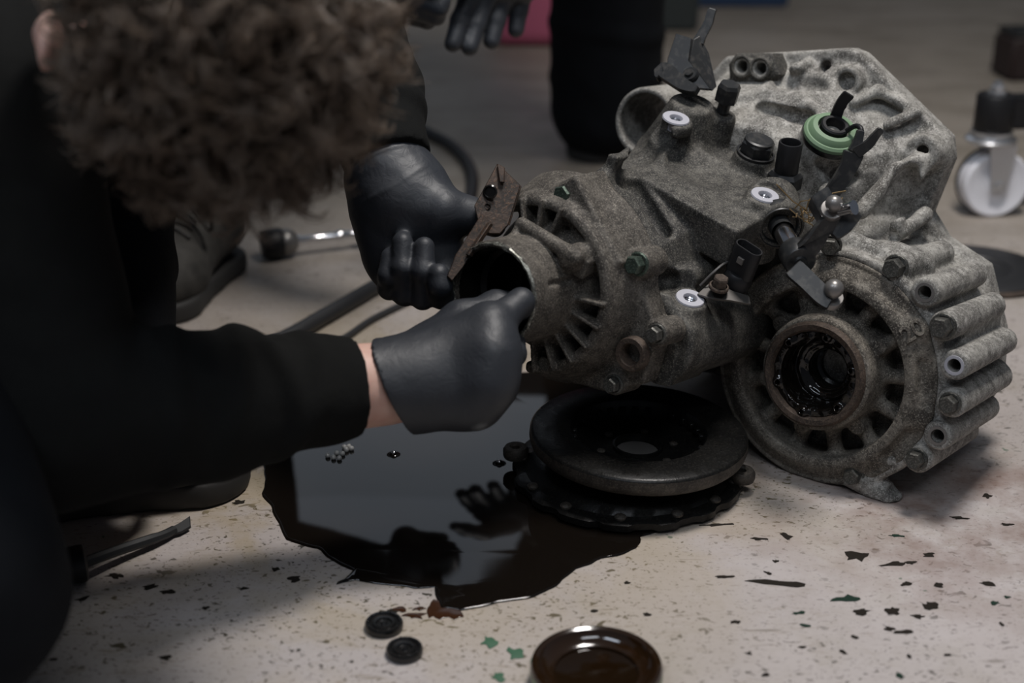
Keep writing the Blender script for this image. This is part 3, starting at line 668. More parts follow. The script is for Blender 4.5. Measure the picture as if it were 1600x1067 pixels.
def fleck(x, y, r, sx, rot, mat, sd_, name, th=.0006):
    c = onz(x, y); d = r / FPX * math.hypot(c[1], CAMZ) * .95; q = []
    for a in np.linspace(0, 6.28, 13, endpoint=False):
        k = random.uniform(.5, 1.3); px, py = d * math.cos(a) * k * sx, d * 1.1 * math.sin(a) * k / sx; q.append((c[0] + px * math.cos(rot) - py * math.sin(rot), c[1] + px * math.sin(rot) + py * math.cos(rot)))
    return pool(name, outline(q, .0025, .0006, sd_), th, mat, .0004)
FL = [(1340, 869, 17, 1.2, 0), (1228, 838, 10, 1.3, -.8), (1345, 956, 11, 1.3, .5), (1395, 955, 12, 1.1, -.4), (1455, 947, 12, 1.1, -.6), (1434, 963, 9, 1.3, 0), (1416, 913, 8, 1.2, 0), (1467, 914, 8, 1.0, 0), (1541, 913, 10, 1.2, -.5),
      (1201, 896, 7, 1.3, -.6), (1147, 972, 7, 1.2, 0), (1336, 996, 6, 1.1, 0), (1198, 1055, 6, 1.4, .3), (1416, 988, 10, 1.7, .1), (1390, 983, 7, 1.3, -.3), (1395, 882, 11, 1.8, .2), (1450, 867, 8, 1.4, 0), (1422, 879, 7, 1.4, .2), (1420, 1027, 6, .8, 0), (1317, 1019, 6, .8, .5),
      (1212, 911, 19, 2.6, -.15), (1130, 902, 8, 2.0, .1), (1120, 820, 10, 2.4, .1), (1542, 775, 9, 1.0, 0), (1500, 810, 9, 2.0, -.1), (1185, 842, 7, 1.8, 0), (1212, 877, 5, 1.2, 0), (1255, 1011, 6, 1.5, 0), (1170, 1021, 5, 1.2, 0), (1480, 1024, 5, 1.2, 0), (1565, 976, 5, 1.0, 0), (1572, 820, 7, 1.6, 0), (980, 910, 6, 1.2, .4), (1010, 960, 5, 1.3, 0), (930, 1000 - 45, 5, 1.3, 0),
      (460, 905, 10, 1.2, 0), (235, 917, 10, 1.3, .2), (262, 925, 11, 1.2, -.3), (180, 900, 10, 1.5, -.3), (258, 1028, 8, 1.3, 0), (430, 890, 6, 1.2, 0), (375, 785, 8, 1.3, 0), (380, 920, 6, 1.2, 0), (615, 955, 7, 1.2, 0), (320, 950, 6, 1.2, .3), (130, 935, 8, 1.5, .4), (85, 1030, 6, 1.2, 0)]
FLAB = {0: 'largest ragged dark fleck on the floor below the gearbox', 20: 'long twig-shaped dark fleck on the floor between puddle and lid', 1: 'slanting dark fleck between the gearbox and the twig-shaped fleck',
        2: 'dark fleck just below the largest green fleck', 3: 'ragged dark fleck between the green fleck and the broad one', 4: 'broad dark fleck, the topmost of the pair farthest from the green lid', 8: 'slanting dark fleck at the right picture edge'}
for k, (x, y, r, sx, rot) in enumerate(FL): tag(fleck(x, y, r, sx, rot, M_FLECK, 60 + k, 'dirt_fleck'), FLAB.get(k, 'small dark brown fleck of dirt on the pale floor'), 'dirt fleck', 'dark flecks scattered on the floor')
for k, (x, y, r, sx, rot) in enumerate([(1325, 936, 17, 1.6, .1), (1248, 958, 7, 1.4, .2), (1258, 977, 6, 1.3, -.3), (1555, 943, 7, 1.3, .2), (1405, 1055, 7, .9, .4), (1574, 933, 5, 1.2, 0), (1402, 837, 7, 1.8, -.2)]): tag(fleck(x, y, r, sx, rot, M_FLECKG, 140 + k, 'paint_fleck'), 'largest dark green fleck of paint on the floor, shaped like a star' if k == 0 else 'small dark green fleck of paint among the brown flecks', 'paint fleck', 'dark green flecks on the floor')
for k, (x, y, r) in enumerate([(648, 962, 13), (627, 953, 9), (655, 951, 8)]): tag(fleck(x, y, r, 1.4, 0, M_OILBROWN, 160 + k, 'oil_drop', .0008), ('brown oil drop touching the tongue at the puddle tip', 'small brown oil drop closest to the upper rubber bung', 'brown oil drop between the other two at the puddle tip')[k], 'oil drop', 'oil drops by the puddle tip')
M_FLAKE = mk('green_paint_flake', (.035, .10, .055), .6)
for i, ((x, y), r, lb) in enumerate((((765, 1003), 14, 'green paint flake nearest the two rubber bungs'), ((806, 1021), 16, 'green paint flake beside the rim of the green lid'), ((778, 1058), 11, 'green paint flake closest to the bottom edge, below the other two'))):
    c = onz(x, y); d = r / FPX * 1.1; q = [(c[0] + d * math.cos(a) * random.uniform(.5, 1.25), c[1] + d * 1.2 * math.sin(a) * random.uniform(.5, 1.25)) for a in np.linspace(0, 6.28, 11, endpoint=False)]
    tag(pool('paint_flake', outline(q, .003, .0008, 40 + i), .0007, M_FLAKE, .0004), lb, 'paint flake')

# ------------------------------------------------------------------ clutch plates under the gearbox
M_PLATE = cast('greasy_black_iron', (.004, .004, .004), (.007, .0068, .0065), (.018, .017, .015), .3, .34, .0, 500, .25)
M_PLATE.node_tree.nodes['Principled BSDF'].inputs['Specular IOR Level'].default_value = .2
M_PLRIM = cast('brown_iron_rim', (.02, .017, .014), (.05, .044, .037), (.10, .085, .07), .5, .6, .3, 600, .4)
c = onz(981, 716, .020); E1 = empty('clutch_cover', (c[0], c[1], 0), 'greasy black clutch cover with notched rim and ears, lying flat under the ring', 'clutch part')
bm = bmesh.new(); b_lathe(bm, [(.060, .001), (.106, .001), (.110, .004), (.110, .010), (.106, .012), (.098, .013), (.092, .020), (.070, .024), (.060, .022)], 96, Matrix(), True)
for w in bm.verts:
    a = math.degrees(math.atan2(w.co.y, w.co.x)); rr = math.hypot(w.co.x, w.co.y)
    if rr > .104 and int(a / 7.5 + 60) % 3 == 0: w.co.x *= .965; w.co.y *= .965
from_bm('cover_rim', bm, M_PLATE, E1)
for dg in (172, 205, 232, 262, 292, 318, 342, 52, 112):
    p = Vector((.100 * math.cos(math.radians(dg)), .100 * math.sin(math.radians(dg)), .012))
    lathe('rivet', [(.0055, 0), (.0055, .002), (.0035, .0036), (0, .004)], M_PLRIM, E1, 14, Matrix.Translation(p))
for dg in (170, 345):
    m = Matrix.Rotation(math.radians(dg), 4, 'Z') @ Matrix.Translation((.108, 0, .012)); bm = bmesh.new()
    b_lathe(bm, [(.004, .010), (.004, 0), (.0115, 0), (.0125, .003), (.0125, .008), (.0105, .011), (.006, .0115)], 20, m, True); from_bm('ear', bm, M_PLRIM, E1)
c = onz(997, 676, .050); E2 = empty('clutch_ring', (c[0], c[1], .037), 'greasy black clutch pressure ring with deep centre, stacked on the notched cover', 'clutch part')
E2.rotation_euler = (0, math.radians(1.8), 0)
lathe('friction_ring', [(.064, .010), (.064, .0165), (.066, .0175), (.099, .0175), (.1015, .0155), (.1020, .0145)], M_PLATE, E2, 128)
lathe('ring_edge', [(.1020, .0145), (.1024, .008), (.1010, .003), (.098, .000), (.07, .000)], M_PLRIM, E2, 128)
lathe('dished_centre', [(.064, .0165), (.061, .010), (.060, .002), (.056, -.001), (.030, -.003), (.024, -.0025), (.0235, .001), (.0215, .0015), (.0205, -.004), (.0205, -.008)], M_PLATE, E2, 96)
lathe('hub_washer', [(.0200, .000), (.0185, .0005), (.0, -.0005)], M_STUD, E2, 40, Matrix.Translation((0, 0, -.006)))
for k in range(30):
    dg = k * 12 + 4
    if k % 8 == 5: continue
    m = Matrix.Rotation(math.radians(dg), 4, 'Z') @ Matrix.Translation((.0605, 0, .008)); bm = bmesh.new(); bmesh.ops.create_cube(bm, size=1, matrix=m @ Matrix.Diagonal((.006, .0058, .006, 1))); bmesh.ops.bevel(bm, geom=list(bm.edges), offset=.0007, segments=1, affect='EDGES'); from_bm('tooth', bm, M_PLATE, E2)
for dg in (0, 60, 120, 180, 240, 300):
    lathe('rivet', [(.0042, 0), (.0042, .0012), (.002, .0024), (0, .0026)], M_STUD if dg in (240,) else M_PLRIM, E2, 12, Matrix.Rotation(math.radians(dg + 15), 4, 'Z') @ Matrix.Translation((.036, 0, -.0028)))

# ------------------------------------------------------------------ lid full of oil, caps, balls
c = onz(932, 1035, .022); L = empty('oil_lid', (c[0], c[1], 0), 'round shallow green lid holding dark brown oil at the front', 'dish')
M_LIDG = mk('green_lid_plastic', (.09, .22, .07), .3); _n = NT(M_LIDG); _n.L(_n.mix(_n.ramp(_n.noise(60, 5), .40, .62), (.10, .24, .08), (.03, .018, .008)), _n.b.inputs['Base Color'])
M_LIDO = mk('oil_coated_lid', (.016, .0075, .003), .12); M_LIDO.node_tree.nodes['Principled BSDF'].inputs['Coat Weight'].default_value = .6
lathe('outer_skirt', [(0, .0008), (.043, .0008), (.0478, .003), (.0482, .009), (.0470, .0115), (.0492, .013), (.0492, .0185)], M_LIDG, L, 72)
lathe('dished_rim', [(.0492, .0185), (.0480, .0215), (.0455, .0225), (.0430, .0215), (.0415, .0185), (.0375, .0150), (.034, .0135), (.0325, .0145), (.0315, .0140), (.0305, .0095)], M_LIDO, L, 72)
lathe('oil_surface', [(.0318, .0122), (.031, .0117), (0, .0115)], mk('pooled_brown_oil', (.010, .005, .002), .04), L, 64)
for (x, y), r, lb in (((600, 975), .0152, 'black grooved rubber bung nearer the puddle, on the floor'), ((632, 1015), .0143, 'smaller black rubber bung with a raised centre, further from the puddle')):
    c = onz(x, y, .004); E = empty('rubber_bung', (c[0], c[1], .0002), lb, 'rubber bung')
    lathe('rim', [(r * .6, 0), (r * .92, 0), (r, .0015), (r, .005), (r * .94, .0066), (r * .80, .0068), (r * .74, .0052), (r * .62, .0048)], M_RUBBER, E, 48)
    lathe('centre', [(r * .62, .0048), (r * .58, .0058), (r * .42, .0060), (r * .36, .0046), (r * .2, .0045), (r * .12, .006), (0, .0062)], M_RUBBER, E, 40)
    for k in range(10):
        m = Matrix.Rotation(k * .628, 4, 'Z') @ Matrix.Translation((r * .86, 0, .0067)); lathe('nub', [(.0009, -.0005), (.0009, .0006), (0, .001)], M_RUBBER, E, 6, m)
BALLS = [(512, 712), (521, 715), (530, 716), (526, 708), (535, 709), (541, 703), (545, 698), (538, 699), (549, 701)]
for i, (x, y) in enumerate(BALLS):
    c = onz(x, y, .003); bm = bmesh.new(); bmesh.ops.create_uvsphere(bm, u_segments=16, v_segments=10, radius=.0026); o = from_bm('bearing_ball', bm, M_BALL); o.location = (c[0], c[1], .0034)
    tag(o, 'small oily steel ball in the cluster by the black sleeve cuff', 'bearing ball', 'bearing balls clustered in the oil')
for (x, y), lb in (((615, 708), 'small steel ball lying alone in oil between ball cluster and clutch plates'), ((780, 722), 'small steel ball lying in oil close to the clutch plates')):
    c = onz(x, y, .003); E = empty('loose_ball', (c[0], c[1], .0016), lb, 'bearing ball'); lathe('ball', [(.0028 * math.sin(t), .0014 - .0028 * math.cos(t)) for t in np.linspace(.9, 3.14, 12)], M_CHROME, E, 20)
    lathe('oil_meniscus', [(.0068, .0001), (.0056, .0004), (.0042, .0013), (.0030, .0026)], M_OIL, E, 28)

# ------------------------------------------------------------------ tools, hoses, caster and things at the back
M_HOSE0 = mk('blackened_steel', (.016, .017, .018), .5, .0, .3)
E = empty('scraper', tuple(onz(115, 885)), 'scraper with black handle and bent dark steel blade by the kneeling knee', 'scraper')
p0 = onz(60, 893, .017); p1 = onz(128, 880, .017); d = (p1 - p0) / np.linalg.norm(p1 - p0); Mi = Matrix.Translation(-Vector(E.location))
lathe('handle', [(0, -.05), (.011, -.05), (.0135, -.04), (.0125, 0), (.0155, .018), (.0160, .026), (.0155, .030), (.012, .032), (0, .032)], M_PLAST, E, 32, Mi @ frame(p1 - d * .028, d))
bm = bmesh.new(); b_tube(bm, spline([p1, onz(190, 858, .012), onz(250, 838, .008), onz(272, 828, .006)], 5), [.0048] * 10 + [.0042] * 6, 8); bmesh.ops.transform(bm, matrix=Mi, verts=bm.verts); from_bm('shaft', bm, M_HOSE0, E)
q = [onz(266, 826, .007), onz(282, 818, .006), onz(297, 807, .011), onz(298, 824, .004), onz(284, 832, .004), onz(268, 836, .004)]
o = plate('blade', q, (0, -.35, .9), .003, M_HOSE0, E, .0004); o.matrix_local = Mi
M_HOSE = mk('black_rubber_hose', (.014, .014, .015), .5)
def hose(name, px, r, z, lb, cat='hose'):
    bm = bmesh.new(); b_tube(bm, spline([onz(x, y, z) for x, y in px], 8), r, 14); return tag(from_bm(name, bm, M_HOSE), lb, cat)
hose('rubber_hose', [(640, 195), (668, 207), (706, 228), (732, 258), (738, 292), (722, 340), (670, 400), (588, 447), (510, 492), (430, 535), (330, 560)], .0098, .0102, 'thick black rubber hose looping across the floor behind the gloved hands')
hose('thin_cable', [(700, 440), (640, 470), (580, 500), (540, 527), (500, 545), (430, 552)], .0042, .0045, 'thin black cable beside the thick rubber hose', 'cable')
E = empty('ratchet', tuple(onz(445, 392)), 'chrome ratchet with a dark round head lying on the floor behind', 'ratchet'); Mi = Matrix.Translation(-Vector(E.location))
p0 = onz(455, 377, .022); p1 = onz(590, 361, .022); d = (p1 - p0) / np.linalg.norm(p1 - p0)
lathe('shaft', [(0, 0), (.007, 0), (.0075, .012), (.0055, .016), (.0055, .060), (.007, .064), (.007, .072), (.0055, .076), (.0055, .088), (.010, .092), (.0115, .10), (.0115, .17), (0, .172)], M_CHROME, E, 24, Mi @ frame(p0, d))
bm = bmesh.new(); b_lathe(bm, [(.019 * math.sin(t) * (1 if t < 2.6 else .9), -.019 * math.cos(t)) for t in np.linspace(.0, 3.14, 14)], 28, Mi @ frame(p0 - d * .008, d)); from_bm('head', bm, M_STUD, E)
lathe('dark_collar', [(0, -.034), (.018, -.032), (.021, -.022), (.021, -.008), (.019, -.004), (0, -.004)], M_PLAST, E, 28, Mi @ frame(p0 - d * .008, d))
# caster
cp = onz(1545, 335); E = empty('caster', tuple(cp), 'swivel caster with white nylon wheel under a black trolley arm', 'caster'); M_ZINC = mk('zinc_plate', (.55, .56, .58), .3, .9); M_NYL = mk('white_nylon', (.72, .72, .76), .4)
fx = np.array([.10, -.99, 0]); Wc = Vector((0, 0, .0495)); Mw = frame(Wc, fx)
lathe('wheel', [(.012, -.016), (.030, -.011), (.040, -.015), (.046, -.0155), (.0492, -.012), (.0495, 0), (.0492, .012), (.046, .0155), (.040, .015), (.030, .011), (.012, .016)], M_NYL, E, 56, Mw, True)
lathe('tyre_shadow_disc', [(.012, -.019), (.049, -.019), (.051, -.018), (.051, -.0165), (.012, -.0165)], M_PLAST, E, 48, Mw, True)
lathe('axle', [(0, .024), (.006, .024), (.0085, .021), (.0085, .017), (.005, .017), (.005, -.022), (.0085, -.022), (.0085, -.026), (0, -.026)], M_ZINC, E, 6, Mw, angle=25)
B = basis(fx)
for s in (1, -1):
    o3 = A_(Wc) + fx * .0195 * s; q = [o3 + B[0] * a + np.array([0, 0, b]) for a, b in ((-.011, -.010), (.011, -.010), (.013, .004), (.021, .060), (-.021, .060), (-.013, .004))]
    plate('fork_side', q, fx, .003, M_ZINC, E, .0006)
ct = A_(Wc) + np.array([-.012, 0, .062])
lathe('swivel_plate', [(0, -.003), (.030, -.003), (.036, 0), (.037, .004), (.034, .007), (.028, .008), (.030, .012), (.030, .016), (0, .016)], M_ZINC, E, 40, Matrix.Translation(ct))
lathe('post', [(0, .016), (.026, .016), (.0275, .018), (.0275, .066), (.0255, .069), (0, .069)], M_PLAST, E, 36, Matrix.Translation(ct))
lathe('top_bolt', [(0, .069), (.015, .069), (.015, .072), (.0105, .072), (.0105, .080), (.007, .082), (.006, .088), (0, .089)], M_ZINC, E, 6, Matrix.Translation(ct), angle=25)
bm = bmesh.new(); bmesh.ops.create_cube(bm, size=1, matrix=Matrix.Translation((ct[0] + .22, ct[1] + .03, ct[2] + .042)) @ Matrix.Rotation(.12, 4, 'Z') @ Matrix.Diagonal((.42, .038, .046, 1))); bmesh.ops.bevel(bm, geom=list(bm.edges), offset=.004, segments=2, affect='EDGES'); from_bm('trolley_arm', bm, M_PLAST, E)
# friction disc behind
c = onz(1522, 425); E = empty('friction_disc', (c[0], c[1], 0), 'flat black friction disc with a rusty edge lying behind the gearbox', 'clutch part')
lathe('disc', [(0, .004), (.018, .004), (.019, .007), (.040, .007), (.042, .0055), (.046, .0055), (.048, .0075), (.088, .0075), (.090, .006), (.090, .001), (0, .001)], M_HOSE, E, 64)
bm = bmesh.new(); b_lathe(bm, [(.091, .0006), (.099, .0006), (.100, .004), (.092, .006)], 64, Matrix(), True); from_bm('rusty_edge', bm, M_RUST, E)
# dark block, pink jug, blue crate, dark box
def rbox(name, c, h, mat, parent=None, rot=0, bev=.008):
    bm = bmesh.new(); bmesh.ops.create_cube(bm, size=2, matrix=Matrix.Translation(c) @ Matrix.Rotation(rot, 4, 'Z') @ Matrix.Diagonal((*h, 1))); bmesh.ops.bevel(bm, geom=list(bm.edges), offset=bev, segments=3, affect='EDGES'); return from_bm(name, bm, mat, parent)
c = onz(1612, 128); E = empty('jack_stand', (c[0], c[1], 0), 'dark red brown steel trolley foot at the far right', 'trolley'); M_DRED = mk('dark_red_paint', (.020, .011, .010), .6)
rbox('foot', (0.02, .05, .046), (.075, .05, .0455), M_DRED, E, .1); rbox('cap_plate', (0.02, .05, .095), (.07, .046, .004), M_BLACK, E, .1, .002)
c = onz(845, 76); E = empty('pink_jug', (c[0], c[1], 0), 'dull pink plastic jug standing behind the gloved hands', 'jug'); M_PINK = mk('pink_plastic', (.42, .10, .17), .5)
v = Vol((-.2, -.12, -.01), (.2, .3, .35), .006); v.add(box((0, .09, .11), (.115, .085, .11), None, .035)); v.add(cyl((-.05, .09, .2), (-.05, .09, .28), .05, .028, .008), .05); v.add(cap((.08, .09, .20), (.02, .09, .285), .016), .01); v.add(cap((.02, .09, .285), (-.04, .09, .275), .016), .01); v.cut(ell((.035, .09, .235), (.03, .1, .025)), .01); v.obj('body', M_PINK, E)
lathe('cap', [(0, .27), (.03, .27), (.03, .30), (.027, .303), (0, .303)], M_PLAST, E, 28, Matrix.Translation((-.05, .09, .005)))
c = onz(1150, 11); E = empty('blue_crate', (c[0], c[1], 0), 'dark blue plastic crate standing on the far floor', 'crate'); M_BLUE = mk('dark_blue_plastic', (.012, .035, .085), .45)
rbox('side', (0, 0, .14), (.135, .012, .14), M_BLUE, E); rbox('side', (0, .36, .14), (.135, .012, .14), M_BLUE, E); rbox('end', (-.125, .18, .14), (.012, .18, .14), M_BLUE, E); rbox('end', (.125, .18, .14), (.012, .18, .14), M_BLUE, E); rbox('bottom', (0, .18, .012), (.13, .18, .011), M_BLUE, E); rbox('rim', (0, -.008, .265), (.145, .015, .012), M_BLUE, E, 0, .004)
c = onz(1052, 50); E = empty('dark_toolbox', (c[0], c[1], 0), 'dark grey green toolbox just behind the kneeling leg', 'toolbox'); M_DGR = mk('dark_grey_green', (.018, .024, .024), .6)
rbox('body', (0.0, .09, .10), (.06, .09, .10), M_DGR, E); rbox('lid', (0.0, .09, .215), (.063, .093, .014), M_DGR, E, 0, .005); bm = bmesh.new(); b_tube(bm, spline([(-.04, .09, .228), (-.035, .09, .262), (.035, .09, .262), (.04, .09, .228)], 5), .006, 8); from_bm('handle', bm, M_PLAST, E)

# rusty channel bracket in the gloved hand
Bc = at(760, 330, 1.245); E = empty('channel_bracket', tuple(Bc), 'rusty folded steel bracket held in the gloved hand at the gearbox mouth', 'bracket'); Mi = Matrix.Translation(-Vector(Bc)); M_RUSTD = cast('dark_rusty_steel', (.013, .009, .007), (.034, .021, .014), (.085, .045, .025), .35, .55, .4, 400, .4)
def wplate(name, px, dd, th, mat=M_RUSTD):
    q = [at(x, y, z) - A_(Bc) for (x, y), z in zip(px, dd)]; n = np.cross(q[1] - q[0], q[2] - q[0]); return plate(name, q, n, th, mat, E, .0006)
wplate('face', [(777, 256), (813, 290), (794, 352), (781, 366), (752, 366), (741, 322)], [1.262, 1.258, 1.248, 1.245, 1.240, 1.243], .0035)
wplate('flange', [(777, 256), (789, 262), (788, 286), (781, 285)], [1.258, 1.256, 1.252, 1.252], .003)
wplate('back_flange', [(813, 290), (808, 287), (790, 340), (794, 352)], [1.262, 1.275, 1.27, 1.25], .003)
wplate('shank', [(752, 335), (767, 348), (722, 418), (706, 440), (698, 432), (712, 398)], [1.240, 1.240, 1.225, 1.222, 1.222, 1.226], .004)
wplate('shank_web', [(764, 347), (769, 350), (735, 402), (729, 398)], [1.234, 1.238, 1.226, 1.222], .004)
for x, y, r in ((766, 300, .0065), (762, 323, .003)):
    lathe('hole', [(r, .0012), (r * .8, .0022), (r * .7, -.001), (0, -.001)], M_HOLE, E, 24, Mi @ frame(at(x, y, 1.247), -ray(x, y) + np.array([-.1, 0, .1])))

# ------------------------------------------------------------------ people
M_SKIN = mk('skin', (.40, .215, .165), .5); M_SKIN.node_tree.nodes['Principled BSDF'].inputs['Subsurface Weight'].default_value = .15
M_SKIN.node_tree.nodes['Principled BSDF'].inputs['Subsurface Radius'].default_value = (.01, .004, .002)
_n = NT(M_SKIN); _f = _n.noise(220, 4, .6); _n.L(_n.mix(_n.ramp(_n.noise(40, 4), .35, .7), (.60, .40, .33), (.54, .31, .25)), _n.b.inputs['Base Color']); _n.bump(_f, .15, .001)
M_GLOVE = mk('black_nitrile', (.020, .023, .029), .5, 0, .5); _n = NT(M_GLOVE); _n.bump(_n.noise(90, 4, .6, None, .8), .22, .003)
_n.L(_n.ramp(_n.noise(18, 3), .3, .7, .47, .60), _n.b.inputs['Roughness'])
def cloth(name, col, weave=900):
    m = mk(name, col, .95, 0, .15); n = NT(m); w = n.noise(weave, 2); b = n.noise(30, 4, .6)
    n.L(n.mix(n.math('MULTIPLY', w, n.ramp(b, .3, .7, .3, .8)), tuple(.6 * c for c in col), tuple(1.6 * c for c in col)), n.b.inputs['Base Color']); n.bump(n.math('ADD', w, n.math('MULTIPLY', b, 3)), .25, .002); return m
M_KNIT = cloth('black_sweatshirt', (.0075, .0078, .0075)); M_TROU = cloth('black_work_trousers', (.006, .007, .009), 700); M_OLIVE = cloth('black_olive_sweatshirt', (.013, .0135, .011))
M_BOOT = mk('worn_grey_leather', (.03, .028, .025), .75); _n = NT(M_BOOT); _n.L(_n.mix(_n.ramp(_n.noise(35, 5), .35, .7), (.015, .014, .012), (.045, .042, .037)), _n.b.inputs['Base Color']); _n.bump(_n.noise(140, 4), .2, .002)
M_SOLE = mk('dark_rubber_sole', (.02, .019, .018), .7); M_HAIR0 = mk('dark_brown_hair_base', (.03, .021, .015), .8)
M_HAIR = mk('dark_brown_hair', (.125, .09, .064), .42, 0, .5)
def vol_for(pts, pad, h): pts = np.array(pts); return Vol(pts.min(0) - pad, pts.max(0) + pad, h)
def chain(v, pts, rs, k=.0, ret=False):
    for i in range(len(pts) - 1): v.add(cap(pts[i], pts[i + 1], rs[i], rs[i + 1]), k if i else k)
def toW(x, y, z): return x * RT + y * UP - z * (-FW) * -1 if False else x * RT + y * UP + z * (-FW)      # viewer frame (z towards the lens) to world
def head(v, c, r, gz, cr, s=1.0, k=.012, ex=.082, ey=-.004):
    """skull, face and ears; r = the head's right, gz = gaze, cr = crown"""
    M = np.array([r, gz, cr]); P = lambda x, y, z: c + s * (r * x + gz * y + cr * z)
    v.add(ell(P(0, -.012, .022), (.076 * s, .096 * s, .090 * s), M)); v.add(ell(P(0, .030, -.045), (.058 * s, .062 * s, .075 * s), M), .02)
    v.add(cap(P(0, .098, -.002), P(0, .112, -.040), .007 * s, .012 * s), k); v.add(ell(P(0, .068, -.105), (.026 * s, .022 * s, .020 * s), M), .02)
    v.add(cap(P(-.035, .082, .016), P(.035, .082, .016), .011 * s), .01)
    for sx, ex in ((-1, .078), (1, ex)):
        v.cut(ell(P(sx * .032, .096, -.004), (.017 * s, .012 * s, .010 * s), M), .008); v.add(ell(P(sx * .032, .079, -.004), (.012 * s, .011 * s, .010 * s), M), .002)
        v.add(ell(P(sx * ex, ey, -.012), (.0085 * s, .019 * s, .032 * s), M), .004); v.cut(ell(P(sx * (ex + .010), ey + .006, -.006), (.006 * s, .010 * s, .018 * s), M), .003); v.add(cap(P(sx * .07, ey, -.03), P(sx * ex, ey, -.024), .011 * s), .006)
    v.add(cap(P(-.020, .094, -.068), P(.020, .094, -.068), .0065 * s), .004); v.add(cap(P(-.017, .092, -.080), P(.017, .092, -.080), .0070 * s), .004)
def hand(v, wrist, mcp, fingers, thumb, rw=.030, rp=.016, k=.012):
    """palm from the wrist to four knuckles, four separate fingers and a thumb, all as joint chains"""
    wrist = [A_(w) for w in wrist]; mcp = [A_(m) for m in mcp]
    for i, m in enumerate(mcp): v.add(cap(wrist[min(i, len(wrist) - 1)], m, rw * .62, rp), k)
    for a, b in zip(mcp, mcp[1:]): v.add(cap(a, b, rp), k)
    for f in fingers: chain(v, [A_(p) for p in f[0]], f[1], .004)
    chain(v, [A_(p) for p in thumb[0]], thumb[1], .010)
def boot(parent, toe, heel, up_to, lace=True, sole_h=.022, w=.048, hs=.0035):
    toe, heel, up_to = A_(toe), A_(heel), A_(up_to); d = toe - heel; d[2] = 0; L = np.linalg.norm(d); d /= L; s = np.array([d[1], -d[0], 0]); Z = np.array([0, 0, 1.])
    P = lambda x, y, z: heel + d * x * L + s * y + Z * z
    v = vol_for([toe, heel, up_to], .07, hs)
    chain(v, [P(.10, 0, .065), P(.45, 0, .060), P(.72, 0, .050), P(.90, 0, .043)], [.040, .040, .040, .034], .02)
    v.add(ell(P(.80, 0, .040), (.062, .050, .036), np.array([d, s, Z])), .02); v.add(cap(P(.14, 0, .08), up_to, .043, .050), .03)
    v.cut(box(P(.5, 0, -.08), (.3, .3, .102), np.array([d, s, Z])))
    o = v.obj('boot', M_BOOT, parent)
    v = vol_for([toe, heel], .07, hs); v.add(cap(P(.08, 0, .013), P(.45, 0, .013), .042, .040)); v.add(cap(P(.45, 0, .013), P(.86, 0, .013), .040, .052), .01); v.cut(box(P(.5, 0, .1), (.3, .3, .074), np.array([d, s, Z])), .004); v.cut(box(P(.5, 0, -.1), (.3, .3, .100), np.array([d, s, Z])))
    v.obj('sole', M_SOLE, o)
    if lace:
        for i in range(5):
            x = .70 - .085 * i; z = .094 + .012 * i; bm = bmesh.new(); b_tube(bm, spline([P(x, -.030, z - .006), P(x - .02, 0, z + .006), P(x - .03, .030, z - .006)], 5), .0028, 8); from_bm('lace', bm, M_SOLE, o)
        for sg in (-1, 1):
            bm = bmesh.new(); b_tube(bm, spline([P(.50, 0, .128), P(.58, sg * .03, .138), P(.66, sg * .055, .12), P(.62, sg * .050, .095), P(.54, sg * .02, .120)], 6), .0026, 8); from_bm('lace', bm, M_SOLE, o)
    return o

# --- the mechanic in front, bent over the gearbox
hr = toW(-.965, .02, .26); hr /= np.linalg.norm(hr); hg = toW(-.10, -.88, -.46); hg -= hr * (hg @ hr); hg /= np.linalg.norm(hg); hc = np.cross(hr, hg)
HC = at(338, 60, .97); NB = at(215, -40, 1.14); PEL = np.array([-.78, 1.62, .44])
RS, RE, RW = at(-60, 150, 1.06), at(85, 645, 1.06), at(600, 600, 1.17)
LS, LE, LW = at(430, -110, 1.27), at(520, 15, 1.36), at(610, 268, 1.285)
RK, LK = at(-112, 930, .92), at(120, 215, 1.36); LA = at(150, 700, 1.22); RA = np.array([-.95, .98, .09])
RHIP, LHIP = PEL + np.array([.02, -.14, 0]), PEL + np.array([.05, .12, 0])
v = vol_for([HC + .1, HC - .1, NB, PEL, RS, RE, RW, LS, LE, LW, RK, LK, LA, RA], .16, .0055)
head(v, HC, hr, hg, hc, 1.04, .012, .106, .014)
chain(v, [HC - hc * .07 - hg * .02, NB], [.056, .062], .02); chain(v, [NB, NB * .5 + PEL * .5, PEL], [.075, .115, .12], .05); v.add(cap(RS, LS, .055), .05)
chain(v, [RS, RE, RW], [.045, .040, .0345], .01); chain(v, [RW, RW + (RW - RE) * .12], [.0345, .031]); chain(v, [LS, LE, LW], [.045, .038, .028], .01)
chain(v, [RHIP, RK, RA], [.075, .052, .04], .02); chain(v, [LHIP, LK, LA], [.075, .052, .04], .02)
MAN = v.obj('person', M_SKIN)
tag(MAN, 'person with curly dark hair bent over the gearbox, one gloved hand inside its open end', 'person')
